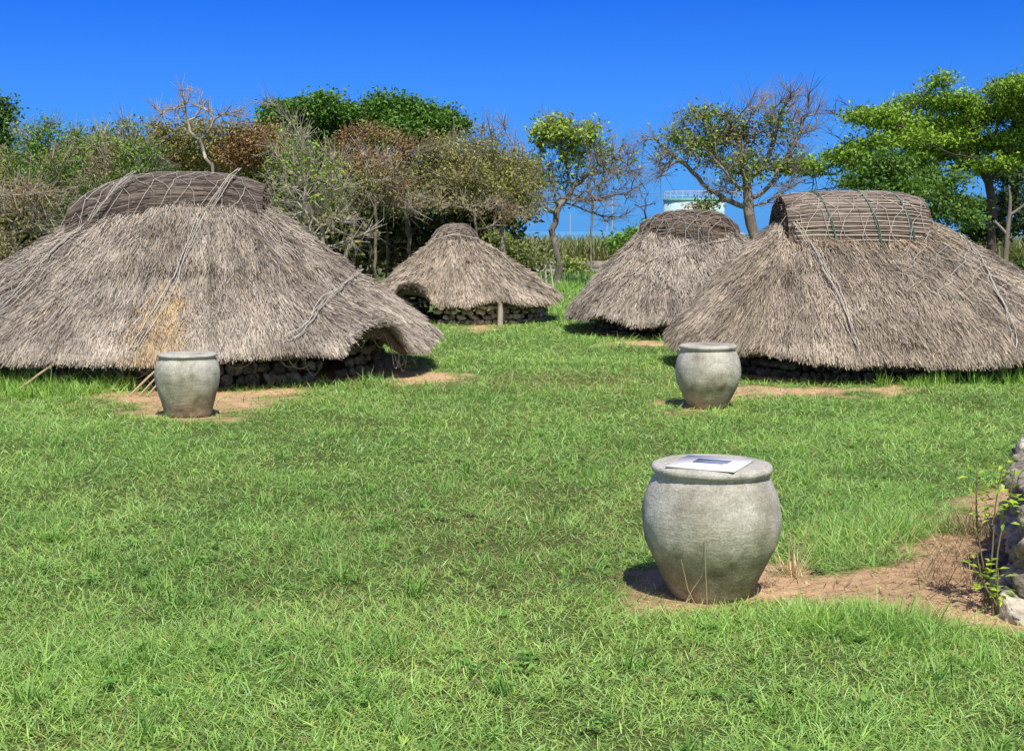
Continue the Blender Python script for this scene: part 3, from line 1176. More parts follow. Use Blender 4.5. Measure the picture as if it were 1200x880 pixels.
# ---- hut C: behind the right-hand hut
h = HUTS[2]
hutC = empty("thatched_hut", (h['c'][0], h['c'][1], 0), "thatched hut half hidden behind another, dark rounded ridge roll striped with green cords", "hut", "thatched pit dwellings around the clearing")
roofC = Roof(h, 2.22, .80, (.44, -.02, .03), bulge=.06, rt=.28, droop=(.0, .0), ru0=-.10)
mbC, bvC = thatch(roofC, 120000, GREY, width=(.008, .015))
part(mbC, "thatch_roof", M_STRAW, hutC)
capC = Cap(roofC, 1.0, .72, .68, 1.88, droop=(.10, .12), phi=1.65, taper=.28, u0=-.10)
mbc, bcC = cap_mesh(capC, 800, ((.06, .045, .036), (.27, .20, .155)), cross=.18, slen=(.3, 1.0))
part(mbc, "ridge_roll", M_STICK, hutC)
part(net_mesh(roofC, [bvC, bcC], lambda u, v: (np.abs(v) < .8) & (np.abs(u) < 1.25), .30, .006, (.42, .40, .36)), "net", M_NET, hutC)
for k in range(7):
    u = np.full(14, -.95 + .19 * k)
    pts = roofC.world(capC.P(u + np.linspace(.06, -.06, 14), np.linspace(-1.55, .6, 14), 1.05))
    part(rope_mesh(pts, .010, 1, .01, (.10, .17, .16)), "cord", M_ROPE, hutC, True)
for pix in ([(852, 283), (815, 288), (780, 300), (745, 322), (710, 352)],):
    pts = drape_view([bvC, bcC], pix, .11)
    if len(pts) > 4:
        part(rope_mesh(pts, .009, 2, .02, (.50, .47, .42)), "rope", M_ROPE, hutC, True)
part(wall_ring(roofC, .78, .5, [(-60, 5)], 4, (.15, .14, .12)), "stone_wall", M_STONE, hutC, True)

# ---- hut D: at the right
h = HUTS[3]
hutD = empty("thatched_hut", (h['c'][0], h['c'][1], 0), "thatched hut whose thick straight ridge roll is bound by pale horizontal strips and green cords", "hut", "thatched pit dwellings around the clearing")
roofD = Roof(h, 2.26, 1.15, (.47, .0, .04), bulge=.06, rt=.3, ru0=-.64)
mbD, bvD = thatch(roofD, 260000, PALE, fresh=[(-88, 40, .12, .20, (.50, .36, .20), .5)])
part(mbD, "thatch_roof", M_STRAW, hutD)
capD = Cap(roofD, 1.08, .76, .80, 1.95, droop=(.0, .02), phi=1.6, u0=-.70)
mbc, bcD = cap_mesh(capD, 1100, ((.10, .078, .066), (.33, .265, .22)), strips=17, strip_col=(.56, .47, .40), cross=.02)
part(mbc, "ridge_roll", M_STICK, hutD)
part(net_mesh(roofD, [bvD, bcD], lambda u, v: ((np.abs(v) < .9) & (np.abs(u + .65) < 1.35)) | ((u > -.4) & (v > -1.9) & (v < 1) & (u < 3)), .33, .0048, (.58, .55, .50)), "net", M_NET, hutD)
for uu in (-.62, .08, .62):
    u = np.full(18, uu) + np.linspace(.22, -.12, 18)
    pts = roofD.world(capD.P(u, np.linspace(-1.75, .7, 18), 1.06))
    part(rope_mesh(pts, .0075, 2, .012, (.10, .22, .16)), "cord", M_ROPE, hutD, True)
for pix in ([(918, 252), (938, 272), (955, 300), (975, 340), (992, 380), (1003, 415)],
            [(1094, 250), (1108, 268), (1130, 292), (1155, 325), (1175, 360), (1185, 395), (1186, 415)]):
    pts = drape_view([bvD, bcD], pix, .125)
    if len(pts) > 4:
        part(rope_mesh(pts, .0065, 4, .028, (.58, .55, .48)), "rope", M_ROPE, hutD, True)
part(wall_ring(roofD, .78, .42, [], 3, (.14, .13, .11)), "stone_wall", M_STONE, hutD, True)


# ------------------------------------------------------------------ pots
def lathe(mb, prof, k, col, wob=.009, thick=True):
    prof = np.array(prof, float)
    s = np.concatenate([[0], np.cumsum(np.hypot(*np.diff(prof, axis=0).T))])
    ss = np.linspace(0, s[-1], 90)
    # smooth profile (Catmull-Rom through the control points)
    pr = np.zeros((90, 2))
    for a in range(2):
        y = prof[:, a]
        m_ = np.gradient(y, s)
        idx = np.clip(np.searchsorted(s, ss) - 1, 0, len(s) - 2)
        h_ = s[idx + 1] - s[idx]
        q_ = (ss - s[idx]) / h_
        pr[:, a] = (2 * q_**3 - 3 * q_**2 + 1) * y[idx] + (q_**3 - 2 * q_**2 + q_) * h_ * m_[idx] + (-2 * q_**3 + 3 * q_**2) * y[idx + 1] + (q_**3 - q_**2) * h_ * m_[idx + 1]
    pr[:, 0] = np.maximum(pr[:, 0], .0)
    th = np.arange(k) * 2 * PI / k
    ph = rng.random(4) * 6
    V = []
    for r, z_ in pr:
        w_ = 1 + wob * (np.sin(2 * th + ph[0] + z_ * 2) + .7 * np.sin(3 * th + ph[1] - z_ * 5) + .4 * np.sin(7 * th + ph[2] + 9 * z_))
        w_ = w_ + (vnoise(np.cos(th) * 3, np.sin(th) * 3 + z_ * 7, .5, ph[3]) - .5) * .022 + (vnoise(np.cos(th) * 9, np.sin(th) * 9, .5, ph[3] + 4) - .5) * (.016 if z_ > .7 else .006)
        V.append(np.c_[r * w_ * np.cos(th), r * w_ * np.sin(th), np.full(k, z_)])
    m_ = len(pr)
    i = np.arange(k)
    q = np.concatenate([np.stack([j * k + i, j * k + (i + 1) % k, (j + 1) * k + (i + 1) % k, (j + 1) * k + i], 1) for j in range(m_ - 1)])
    mb.add(np.concatenate(V), None, q, col)


PROF = [(.0, .0), (.20, .0), (.235, .02), (.270, .09), (.334, .22), (.393, .35), (.411, .46), (.403, .57), (.378, .66), (.350, .722), (.335, .745),
        (.333, .757), (.346, .766), (.356, .775), (.358, .795), (.350, .808), (.330, .813), (.20, .816), (.0, .817)]
PROF3 = [(.0, .0), (.23, .0), (.265, .02), (.285, .10), (.325, .24), (.362, .38), (.380, .50), (.378, .57), (.360, .65), (.338, .69), (.330, .71),
         (.332, .722), (.350, .730), (.354, .742), (.350, .752), (.325, .757), (.20, .758), (.0, .758)]


def pot(px, py, prof, label, scale=1.0):
    gx, gy = ground(px, py)
    mb = MB()
    lathe(mb, prof, 120, (.3, .3, .3))
    o = mb.build("cement_jar", M_POT, None, True)
    o.location = (gx, gy, float(zground(np.array([gx]), np.array([gy]))[0]) - .015)
    o.scale = (scale,) * 3
    return tag(o, label, "jar", "closed-top jars beside the huts")


p1 = pot(832, 699, PROF, "large grey jar with a white information sheet on top, on soil at the front")
p2 = pot(829, 477, PROF, "pale grey round-bellied jar beside the hut with the strip-bound ridge", .99)
p3 = pot(221, 488, PROF3, "slimmer greenish grey jar in front of the largest hut's yellow thatch patch", .99)

# information sheet lying on the front jar
px0, py0 = p1.location.x, p1.location.y
zt = p1.location.z + .8195
ctr = np.array([px0 - .005, py0, zt])


def on_top(px, py):
    r = ray(px, py)
    return np.array([0, 0, H]) + r * ((zt - H) / r[2])


cs = [on_top(776, 547.5), on_top(856, 553.0), on_top(888, 541), on_top(810, 534.5)]
e1 = ((cs[1] - cs[0]) + (cs[2] - cs[3])) * .5
e2 = ((cs[3] - cs[0]) + (cs[2] - cs[1])) * .5
cc = sum(cs) / 4
e1d = e1 / np.linalg.norm(e1)
e2d = np.array([-e1d[1], e1d[0], 0])
hw, hh = min(np.linalg.norm(e1) / 2, .29), min(abs(e2 @ e2d) / 2, .225)
cc[2] = zt


def slab(mb, a0, a1, b0, b1, z0, z1, col):
    P_ = [cc + e1d * a + e2d * b + np.array([0, 0, z_]) for z_ in (z0, z1) for a, b in ((a0, b0), (a1, b0), (a1, b1), (a0, b1))]
    mb.add(P_, None, [[4, 5, 6, 7], [0, 1, 5, 4], [1, 2, 6, 5], [2, 3, 7, 6], [3, 0, 4, 7], [3, 2, 1, 0]], col)


sheet = empty("information_sheet", cc, "white information sheet with a dark blue printed band lying on the front jar", "sign")
mb = MB()
slab(mb, -hw, hw, -hh, hh, 0, .008, (.90, .90, .84))
part(mb, "sheet_panel", M_PANEL, sheet)
mb = MB()
slab(mb, -hw * .52, hw * .48, -hh * .02, hh * .52, .008, .0095, (.20, .24, .36))
slab(mb, -hw * .50, hw * .40, -hh * .12, -hh * .05, .008, .0095, (.10, .13, .24))
part(mb, "printed_band", M_PANEL, sheet)


# ------------------------------------------------------------------ trees
LEAFK = 2.6


def grow(start, att, step, kill, iters=90, jit=.12):
    nodes = [np.array(p, float) for p in start]
    par = [-1] + list(range(len(start) - 1))
    att = np.array(att)
    P = np.array(nodes)
    dm = np.linalg.norm(att[:, None] - P[None], axis=2)
    near, dist = dm.argmin(1), dm.min(1)
    alive = np.ones(len(att), bool)
    level = np.zeros(len(att), int)
    for it in range(iters):
        idx = np.where(alive)[0]
        if not len(idx):
            break
        new, npar = [], []
        for nd in np.unique(near[idx]):
            g = idx[near[idx] == nd]
            v = nrm(att[g] - nodes[nd]).sum(0)
            v = v / (np.linalg.norm(v) + 1e-6) + rng.normal(0, jit, 3)
            v /= np.linalg.norm(v) + 1e-6
            new.append(nodes[nd] + v * step)
            npar.append(nd)
        b0 = len(nodes)
        nodes += new
        par += npar
        NP = np.array(new)
        dm = np.linalg.norm(att[idx][:, None] - NP[None], axis=2)
        nm, nd_ = dm.argmin(1), dm.min(1)
        better = nd_ < dist[idx] - 1e-4
        near[idx[better]] = b0 + nm[better]
        dist[idx[better]] = nd_[better]
        level[idx] = np.where(better, 0, level[idx] + 1)
        alive &= (dist > kill) & (level < 3)
        if len(nodes) > 6000:
            break
    return np.array(nodes), np.array(par)


def tree(name, label, d, base, blobs, leafcol, natt=260, trunk_px=None, r_tip=.011, p=2.3, bark=(.20, .175, .15), leaf_n=14, leaf_l=(.09, .17), step=.24,
         depth=None, twig=2, spread=.20, flat=.7, group=None, cat="tree", rmin_leaf=.035, kill=1.25, browncol=None, brown=0.0, parts=("trunk", "crown"), jit=.14, twig_l=(.2, .5), rmax=.5, acc=1.2):
    """blobs: (px, py, rx, ry, leafiness) crown masses; trunk_px: path of the bole; all d metres away"""
    start = []
    tp = trunk_px or [(base[0], base[1]), (base[0], base[1] - 20)]
    tp = [at(a, b, d) for a, b in tp]
    tp[0][2] = 0 if base[1] is None else tp[0][2]
    tp = np.array(tp)
    if tp[0][2] > .05:                              # bole reaches the ground
        tp = np.concatenate([[[tp[0][0], tp[0][1], 0.0]], tp])
    seg = np.concatenate([[0], np.cumsum(np.linalg.norm(np.diff(tp, axis=0), axis=1))])
    m = max(3, int(seg[-1] / step) + 1)
    s = np.linspace(0, seg[-1], m)
    start = np.stack([np.interp(s, seg, tp[:, k]) for k in range(3)], 1)
    start[1:-1] += rng.normal(0, .03, (m - 2, 3))
    start[0, 2] = -.1
    B = []
    for (px, py, rx, ry, lf) in blobs:
        c_ = at(px, py, d)
        k = d / F
        dy = depth if depth else max(rx * k * .9, .5)
        B.append((c_ + np.array([0, rng.normal(0, dy * .35), 0]), np.array([rx * k, dy, ry * k]), lf))
    wts = np.array([b[1][0] * b[1][1] ** .5 * b[1][2] ** .7 for b in B])
    wts /= wts.sum()
    att = []
    for (c_, r_, lf), wt in zip(B, wts):
        n_ = max(8, int(natt * wt * 1.5))
        q_ = nrm(rng.normal(size=(n_, 3))) * (rng.random((n_, 1)) ** .4)
        att.append(c_ + q_ * r_)
    att = np.concatenate(att)
    nodes, par = grow(start, att, step, step * kill, jit=jit)
    n = len(nodes)
    w_ = np.zeros(n)
    kids = np.zeros(n, int)
    for i_ in range(n - 1, 0, -1):
        if w_[i_] == 0:
            w_[i_] = r_tip ** p
        w_[par[i_]] += w_[i_]
        kids[par[i_]] += 1
    w_[0] = max(w_[0], r_tip ** p)
    rad = np.minimum(w_ ** (1 / p), rmax)
    for i_ in range(min(4, m)):
        rad[i_] *= 1 + .12 * (4 - i_)
    root = empty(name, (start[0][0], start[0][1], 0), label, cat, group)
    mb = MB()
    ch = np.arange(1, n)
    pa = par[ch]
    bk = np.array(bark) * (.75 + .5 * rng.random((n, 1)))
    ra = np.minimum(rad[pa], rad[ch] * 1.35)
    thick = rad[ch] > .03
    for msk, k in ((thick, 8), (~thick, 4)):
        if msk.any():
            rods(mb, nodes[pa[msk]], nodes[ch[msk]] + (nodes[ch[msk]] - nodes[pa[msk]]) * .08, ra[msk], rad[ch[msk]], bk[ch[msk]], k)
    # fine twigs
    thin = np.where(rad < rmin_leaf)[0]
    thin = thin[thin > 0]
    if twig:
        tn = np.repeat(thin, twig)
        dirn = nrm(nodes[tn] - nodes[par[tn]])
        dirn = nrm(dirn + rng.normal(0, .55, (len(tn), 3)) + np.array([0, 0, .25]))
        ln = rng.uniform(twig_l[0], twig_l[1], len(tn))[:, None]
        rods(mb, nodes[tn], nodes[tn] + dirn * ln, .008, .004, bk[tn] * 1.1, 3)
    part(mb, parts[0], M_BARK, root, True)
    # leaves
    P_, lv = [], []
    for i_ in thin:
        lf, level = 0, 0.0
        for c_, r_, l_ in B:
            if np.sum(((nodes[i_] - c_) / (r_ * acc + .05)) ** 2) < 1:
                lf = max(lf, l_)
                level = max(level, .5 + .5 * (nodes[i_][2] - c_[2]) / (r_[2] * acc + .05))  # upper leaves of a clump coloured brighter, lower darker: sun and shade painted in
        if lf > 0:
            k = rng.poisson(LEAFK * leaf_n * lf)
            if k:
                P_.append(nodes[i_] + rng.normal(0, spread, (k, 3)) * np.array([1, 1, flat]) + np.array([0, 0, .05]))
                lv.append(np.full(k, np.clip(.45 * rng.random() + .75 * level - .1, 0, 1)))
    if P_:
        P_ = np.concatenate(P_)
        lv = np.concatenate(lv)
        k = len(P_)
        Nl = nrm(rng.normal(0, .7, (k, 3)) + np.array([0, -.1, .7]))
        Dl = rng.normal(size=(k, 3))
        Dl = nrm(Dl - Nl * np.sum(Dl * Nl, 1, keepdims=True))
        L_ = rng.uniform(leaf_l[0], leaf_l[1], k)
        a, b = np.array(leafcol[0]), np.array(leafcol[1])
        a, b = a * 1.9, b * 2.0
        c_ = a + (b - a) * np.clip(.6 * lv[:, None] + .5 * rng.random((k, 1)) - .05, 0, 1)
        if brown:
            isb = (vnoise(P_[:, 0] * 1.0, P_[:, 2] * 1.0, .9, P_[0, 0]) * .6 + rng.random(k) * .4) < brown
            c_ = np.where(isb[:, None], np.array(browncol) * (.8 + 1.3 * rng.random((k, 1))), c_)
        mb = MB()
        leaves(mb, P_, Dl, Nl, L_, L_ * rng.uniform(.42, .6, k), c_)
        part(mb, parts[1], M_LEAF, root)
    return root


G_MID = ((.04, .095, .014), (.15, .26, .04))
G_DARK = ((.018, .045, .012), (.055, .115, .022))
G_LIGHT = ((.06, .12, .018), (.22, .32, .045))
G_OLIVE = ((.085, .092, .032), (.215, .21, .075))
BROWN = (.22, .115, .045)
TAN = (.24, .17, .085)
GREYB = (.36, .315, .26)

tree("fig_tree", "dark green tree cut off by the left edge, standing apart from the thicket", 58, (-8, 260), [(2, 140, 16, 24, 1), (-12, 165, 24, 34, 1), (6, 168, 10, 16, 1), (-5, 200, 25, 30, 1)], G_DARK,
     natt=200, leaf_n=22, leaf_l=(.14, .24), spread=.28)
TH = "scrub trees of the thicket behind the huts"
tree("scrub_tree", "bright green shrubby tree with a rounded tuft on top, at the thicket's left end", 37, (75, 330),
     [(45, 158, 18, 8, 1), (65, 150, 8, 6, 1), (45, 185, 35, 18, .8), (95, 165, 25, 14, .9), (85, 195, 40, 20, .7), (10, 205, 22, 20, .8), (60, 230, 55, 22, .35)], G_MID,
     natt=420, leaf_n=32, bark=GREYB, twig=8, twig_l=(.25, .7), browncol=TAN, brown=.32, group=TH, leaf_l=(.06, .115))
tree("scrub_tree", "green tree with pale twisted dead limbs, left of the rust-brown bush", 36, (150, 320),
     [(138, 152, 22, 9, 1), (120, 170, 22, 14, .9), (165, 180, 26, 16, .8), (140, 200, 38, 18, .5), (185, 200, 22, 16, .5), (110, 225, 40, 20, .3)], G_MID,
     natt=400, leaf_n=31, bark=GREYB, twig=8, twig_l=(.25, .7), browncol=TAN, brown=.42, group=TH, leaf_l=(.06, .115))
tree("scrub_bush", "low twiggy grey-olive bush beside the large hut's left slope", 31, (25, 330),
     [(12, 250, 32, 22, .45), (50, 262, 25, 20, .4), (5, 290, 28, 20, .5), (40, 228, 35, 15, .4), (-20, 262, 20, 30, .5)], G_OLIVE,
     natt=420, leaf_n=23, bark=GREYB, twig=8, twig_l=(.25, .75), browncol=TAN, brown=.55, group=TH, leaf_l=(.06, .115), cat="bush")
tree("scrub_bush", "rust-brown withered bush above the large hut's ridge", 38, (235, 300),
     [(190, 152, 24, 10, .9), (235, 158, 32, 13, 1), (285, 158, 32, 14, 1), (320, 165, 22, 16, 1), (215, 180, 40, 18, 1), (280, 185, 45, 18, .9), (340, 190, 25, 18, .8)], G_OLIVE,
     natt=520, leaf_n=43, browncol=(.23, .145, .07), brown=.50, group=TH, leaf_l=(.06, .115), cat="bush", bark=(.26, .21, .17))
tree("dead_tree", "bare grey dead tree rising tallest above the rust-brown bush", 35, (248, 300),
     [(221, 115, 4, 16, 0), (210, 128, 9, 14, 0), (232, 130, 10, 12, 0), (190, 130, 18, 10, 0), (250, 132, 10, 10, 0), (276, 132, 9, 10, 0)], G_OLIVE,
     natt=90, bark=(.38, .335, .285), trunk_px=[(252, 215), (243, 185), (228, 160), (220, 142)], group=TH, leaf_l=(.06, .115), step=.2, r_tip=.014, twig=8, twig_l=(.2, .5), p=2.6)
tree("broadleaf_tree", "dense dark green tree on the thicket's highest left hump", 43, (360, 300),
     [(330, 135, 26, 14, 1), (375, 128, 28, 13, 1), (350, 155, 34, 16, 1), (400, 140, 24, 14, 1), (320, 155, 18, 14, 1), (395, 165, 30, 16, .9), (350, 185, 40, 20, .8)], ((.025, .065, .012), (.09, .18, .03)),
     natt=480, leaf_n=59, leaf_l=(.09, .17), group=TH)
tree("broadleaf_tree", "dark green leafy tree with bare twigs at its top right, highest of the thicket", 43, (480, 300),
     [(422, 134, 20, 11, 1), (450, 122, 24, 10, 1), (485, 130, 26, 12, 1), (515, 140, 20, 12, .9), (440, 140, 24, 12, 1), (470, 155, 40, 16, .9), (525, 155, 18, 12, .7), (535, 140, 10, 12, 0), (540, 150, 14, 10, 0)], ((.025, .065, .012), (.09, .18, .03)),
     natt=460, leaf_n=55, leaf_l=(.09, .17), group=TH)
tree("scrub_bush", "reddish brown dying bush between the dark green and the olive crowns", 39, (440, 300),
     [(430, 160, 22, 10, 1), (455, 168, 24, 12, 1), (410, 175, 24, 14, .8), (470, 185, 22, 12, .7)], G_OLIVE, natt=220, leaf_n=38, browncol=(.22, .135, .07), brown=.5, group=TH, leaf_l=(.06, .115), cat="bush")
tree("scrub_tree", "thin grey-limbed tree with sparse yellow-green leaves right of the large hut's ridge", 33, (360, 330),
     [(330, 190, 22, 24, .5), (365, 200, 30, 26, .5), (345, 160, 14, 20, .2), (390, 220, 28, 20, .5), (330, 235, 20, 18, .3), (370, 245, 30, 16, .3), (318, 120, 4, 14, 0)], G_LIGHT,
     natt=460, leaf_n=19, bark=(.38, .335, .285), browncol=BROWN, brown=.36, group=TH, leaf_l=(.06, .115), twig=8, twig_l=(.25, .75), r_tip=.012)
tree("scrub_tree", "olive tree with many pale crossing limbs left of the smallest hut's ridge", 35, (415, 330),
     [(420, 195, 30, 16, .7), (450, 215, 34, 18, .6), (410, 235, 30, 16, .5), (470, 240, 26, 12, .4), (440, 190, 24, 14, .7), (380, 260, 18, 14, .2)], G_OLIVE,
     natt=460, leaf_n=32, bark=(.38, .335, .285), browncol=BROWN, brown=.44, group=TH, leaf_l=(.06, .115), twig=8, twig_l=(.25, .75), r_tip=.013, trunk_px=[(405, 300), (412, 275), (415, 262)])
tree("olive_tree", "broad rounded olive-coloured tree with a stout grey trunk behind the smallest hut", 39, (590, 300),
     [(520, 185, 34, 20, .8), (560, 180, 34, 18, .8), (600, 200, 34, 24, .8), (545, 215, 45, 20, .8), (500, 210, 30, 20, .8), (615, 230, 26, 14, .6), (580, 225, 40, 16, .7), (530, 170, 24, 10, .9), (500, 240, 34, 9, .5), (566, 150, 5, 8, 0), (590, 148, 6, 9, 0)],
     ((.10, .108, .034), (.24, .24, .08)), natt=900, leaf_n=36, bark=(.30, .265, .22), browncol=(.19, .13, .07), brown=.36, group=TH, leaf_l=(.06, .115), twig=8, twig_l=(.25, .7), trunk_px=[(588, 300), (589, 270), (588, 245)])
tree("scrub_bush", "pale tangle of nearly leafless grey limbs low behind the large hut's right slope", 31, (375, 330),
     [(345, 250, 20, 14, .12), (370, 268, 22, 14, .15), (395, 258, 18, 16, .2), (410, 285, 18, 12, .15), (350, 225, 18, 12, .15), (430, 270, 14, 12, .2)], G_OLIVE,
     natt=300, leaf_n=14, bark=(.40, .36, .31), twig=8, twig_l=(.2, .6), group=TH, cat="bush", r_tip=.015, trunk_px=[(380, 330), (378, 300)])
tree("scrub_bush", "brownish twiggy bush filling the space under the rounded olive tree", 37, (560, 310),
     [(500, 232, 22, 8, .5), (540, 240, 26, 8, .4), (580, 245, 26, 10, .4), (610, 250, 20, 10, .5), (470, 228, 20, 8, .4)], G_OLIVE,
     natt=280, leaf_n=21, bark=(.33, .29, .24), twig=8, browncol=(.19, .13, .07), brown=.5, group=TH, cat="bush", leaf_l=(.06, .115))
# darker trees deeper inside that close the thicket from behind
for k, (px, w_, top, lab) in enumerate([(25, 70, 200, "shaded green tree deep behind the low twiggy grey-olive bush"), (105, 70, 185, "shaded green tree deep behind the bright green shrubby tree"),
                                        (190, 70, 180, "shaded green tree deep behind the large hut's ridge"), (275, 70, 185, "shaded green tree deep behind the rust-brown bush"),
                                        (355, 66, 195, "shaded green tree deep behind the thin grey-limbed tree"), (430, 60, 200, "shaded green tree deep behind the pale crossing limbs"),
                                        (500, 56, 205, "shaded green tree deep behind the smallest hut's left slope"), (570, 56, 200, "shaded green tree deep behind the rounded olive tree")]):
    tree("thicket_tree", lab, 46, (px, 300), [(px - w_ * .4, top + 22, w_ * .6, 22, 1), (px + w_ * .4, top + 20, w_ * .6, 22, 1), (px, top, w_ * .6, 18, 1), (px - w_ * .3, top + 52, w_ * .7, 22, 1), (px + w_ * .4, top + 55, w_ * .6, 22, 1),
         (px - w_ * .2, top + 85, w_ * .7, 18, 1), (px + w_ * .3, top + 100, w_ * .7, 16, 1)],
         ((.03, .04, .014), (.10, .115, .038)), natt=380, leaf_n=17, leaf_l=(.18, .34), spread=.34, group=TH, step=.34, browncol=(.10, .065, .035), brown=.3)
# trunks in the dark gap left of the smallest hut
for k, (px, r_, lab) in enumerate([(432, .08, "slim shaded trunk farthest left in the dark gap by the smallest hut"), (452, .10, "slim shaded trunk second from left in the dark gap by the smallest hut"),
                                   (478, .13, "stout shaded trunk right of centre in the dark gap by the smallest hut")]):
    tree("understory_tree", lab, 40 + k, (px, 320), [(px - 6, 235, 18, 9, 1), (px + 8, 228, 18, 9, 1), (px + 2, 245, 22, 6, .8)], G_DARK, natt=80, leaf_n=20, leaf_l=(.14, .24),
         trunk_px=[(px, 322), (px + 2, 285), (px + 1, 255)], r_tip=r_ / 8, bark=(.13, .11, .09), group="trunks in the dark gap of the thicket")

tree("windswept_tree", "half-bare windswept tree with a yellow-green crown left of the gap between the huts", 50, (652, 330),
     [(655, 148, 24, 10, 1), (640, 160, 18, 12, .9), (672, 160, 24, 14, .9), (692, 158, 16, 12, .5), (715, 185, 30, 18, .06), (735, 205, 24, 16, 0), (745, 222, 14, 10, 0), (700, 205, 30, 18, .03), (735, 228, 22, 8, 0), (690, 235, 34, 9, 0), (720, 255, 22, 5, 0),
      (655, 205, 26, 22, .16), (640, 240, 30, 9, .05), (625, 205, 16, 24, .5), (700, 178, 14, 10, .2), (672, 185, 22, 12, .3)], ((.09, .14, .02), (.26, .34, .05)), natt=1400, leaf_n=25, bark=(.25, .215, .19),
     trunk_px=[(655, 331), (653, 300), (648, 270), (652, 250)], r_tip=.017, twig=9, leaf_l=(.12, .22), step=.3, twig_l=(.3, .9), rmin_leaf=.05)
tree("windswept_tree", "slim bare tree with one straight trunk standing in front of the cane field", 62, (693, 326),
     [(693, 215, 22, 12, .04), (705, 195, 16, 12, .1), (680, 225, 16, 8, 0), (712, 240, 16, 6, 0)], G_OLIVE, natt=110, bark=(.23, .20, .17), trunk_px=[(693, 326), (692, 290), (694, 250), (693, 235)], r_tip=.014, step=.3, twig=4)
tree("dead_tree", "small leafless dark tree left of the water tank", 55, (757, 300),
     [(757, 225, 6, 12, 0), (765, 235, 8, 10, 0), (747, 240, 9, 9, 0), (757, 258, 12, 8, 0), (752, 212, 5, 8, 0)], G_OLIVE, natt=46, bark=(.09, .075, .065), trunk_px=[(757, 300), (757, 275), (757, 255)], r_tip=.016, step=.25, twig=1)
tree("spreading_tree", "gnarled spreading tree with many bare upper twigs beside the water tank", 38, (884, 320),
     [(819, 138, 20, 9, 1), (790, 160, 16, 8, 1), (833, 165, 30, 12, .8), (872, 160, 17, 15, .9), (815, 178, 26, 10, .4), (845, 190, 30, 10, .35), (892, 195, 28, 16, .6), (905, 150, 13, 16, .6), (760, 163, 7, 6, .1), (778, 182, 16, 10, .15), (850, 140, 14, 8, .3),
      (886, 122, 7, 14, 0), (903, 125, 8, 16, 0), (935, 128, 12, 20, .0), (952, 140, 9, 20, 0), (918, 118, 9, 14, 0), (944, 112, 6, 10, 0), (930, 165, 16, 20, .08), (925, 195, 14, 14, .1), (826, 244, 16, 5, .9), (775, 205, 12, 7, 0), (850, 225, 30, 10, .0), (912, 222, 18, 14, .0), (865, 205, 20, 10, .3)],
     ((.065, .105, .02), (.18, .24, .045)), natt=1500, leaf_n=25, bark=(.27, .23, .195), browncol=(.16, .115, .06), brown=.30,
     trunk_px=[(886, 330), (886, 290), (883, 272)], r_tip=.019, twig=8, leaf_l=(.08, .15), p=2.15, rmax=.42, twig_l=(.3, .8), rmin_leaf=.05)
tree("spreading_tree", "tall bright green tree with flat leafy tiers at the right edge", 41, (1165, 320),
     [(1096, 99, 17, 4, 1), (1172, 106, 26, 9, 1), (1198, 103, 16, 8, 1), (1056, 127, 16, 6, 1), (1110, 122, 28, 10, 1), (1013, 143, 28, 7, 1), (1060, 146, 30, 9, 1), (1095, 152, 30, 9, 1), (1142, 142, 30, 11, 1),
      (1178, 130, 32, 12, 1), (1205, 145, 25, 14, 1), (1087, 170, 25, 8, 1), (1047, 168, 22, 7, 1), (1008, 173, 20, 6, 1), (985, 187, 24, 6, 1), (943, 196, 26, 5, .9), (1013, 190, 25, 7, 1), (1175, 168, 38, 10, 1), (1130, 178, 25, 8, 1),
      (1082, 200, 22, 7, .9), (1215, 180, 30, 14, 1), (982, 128, 9, 9, 0), (968, 152, 6, 2, 0), (975, 222, 30, 4, 0), (1225, 120, 25, 20, 1), (1150, 195, 30, 8, .8), (1125, 160, 18, 9, 1), (1070, 185, 18, 7, .9), (1190, 118, 18, 8, 1), (1075, 118, 12, 6, .8)],
     ((.022, .06, .008), (.22, .34, .035)), natt=1400, leaf_n=32, acc=.95, bark=(.085, .07, .06), trunk_px=[(1163, 320), (1162, 270), (1164, 238), (1160, 222)], leaf_l=(.08, .15), spread=.22, flat=.5, rmax=.42, r_tip=.012, depth=1.7)
tree("shade_tree", "deep green round-leaved tree just behind the strip-bound ridge", 36, (1085, 320),
     [(1045, 190, 22, 10, 1), (1026, 200, 26, 12, 1), (1018, 218, 30, 12, 1), (1055, 210, 22, 14, 1), (1095, 215, 28, 12, 1), (1122, 212, 18, 10, 1), (1132, 238, 24, 12, 1), (1108, 248, 22, 10, 1), (1130, 262, 18, 9, 1), (1065, 228, 40, 9, 1)],
     ((.022, .055, .010), (.10, .185, .024)), acc=1.0, natt=620, leaf_n=32, leaf_l=(.08, .15), flat=.6)
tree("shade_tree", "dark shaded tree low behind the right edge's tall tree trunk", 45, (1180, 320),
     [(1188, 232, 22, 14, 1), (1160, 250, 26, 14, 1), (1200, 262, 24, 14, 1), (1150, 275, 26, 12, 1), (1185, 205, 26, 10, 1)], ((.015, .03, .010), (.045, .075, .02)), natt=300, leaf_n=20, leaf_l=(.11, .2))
tree("scrub_bush", "dark low bush at the foot of the pale dead trunk", 34, (1190, 345), [(1190, 322, 26, 9, 1), (1165, 318, 14, 8, 1), (1215, 318, 22, 12, 1)], ((.02, .04, .012), (.06, .10, .025)), natt=160, leaf_n=18, cat="bush", step=.18)
tree("scrub_bush", "leafy dark bush on the bank left of the water tank", 66, (745, 300), [(745, 280, 18, 8, 1), (768, 285, 14, 6, 1), (725, 285, 14, 6, 1), (752, 272, 8, 5, 1)], G_MID, natt=200, leaf_n=18, leaf_l=(.16, .3), spread=.3, cat="bush", step=.3)
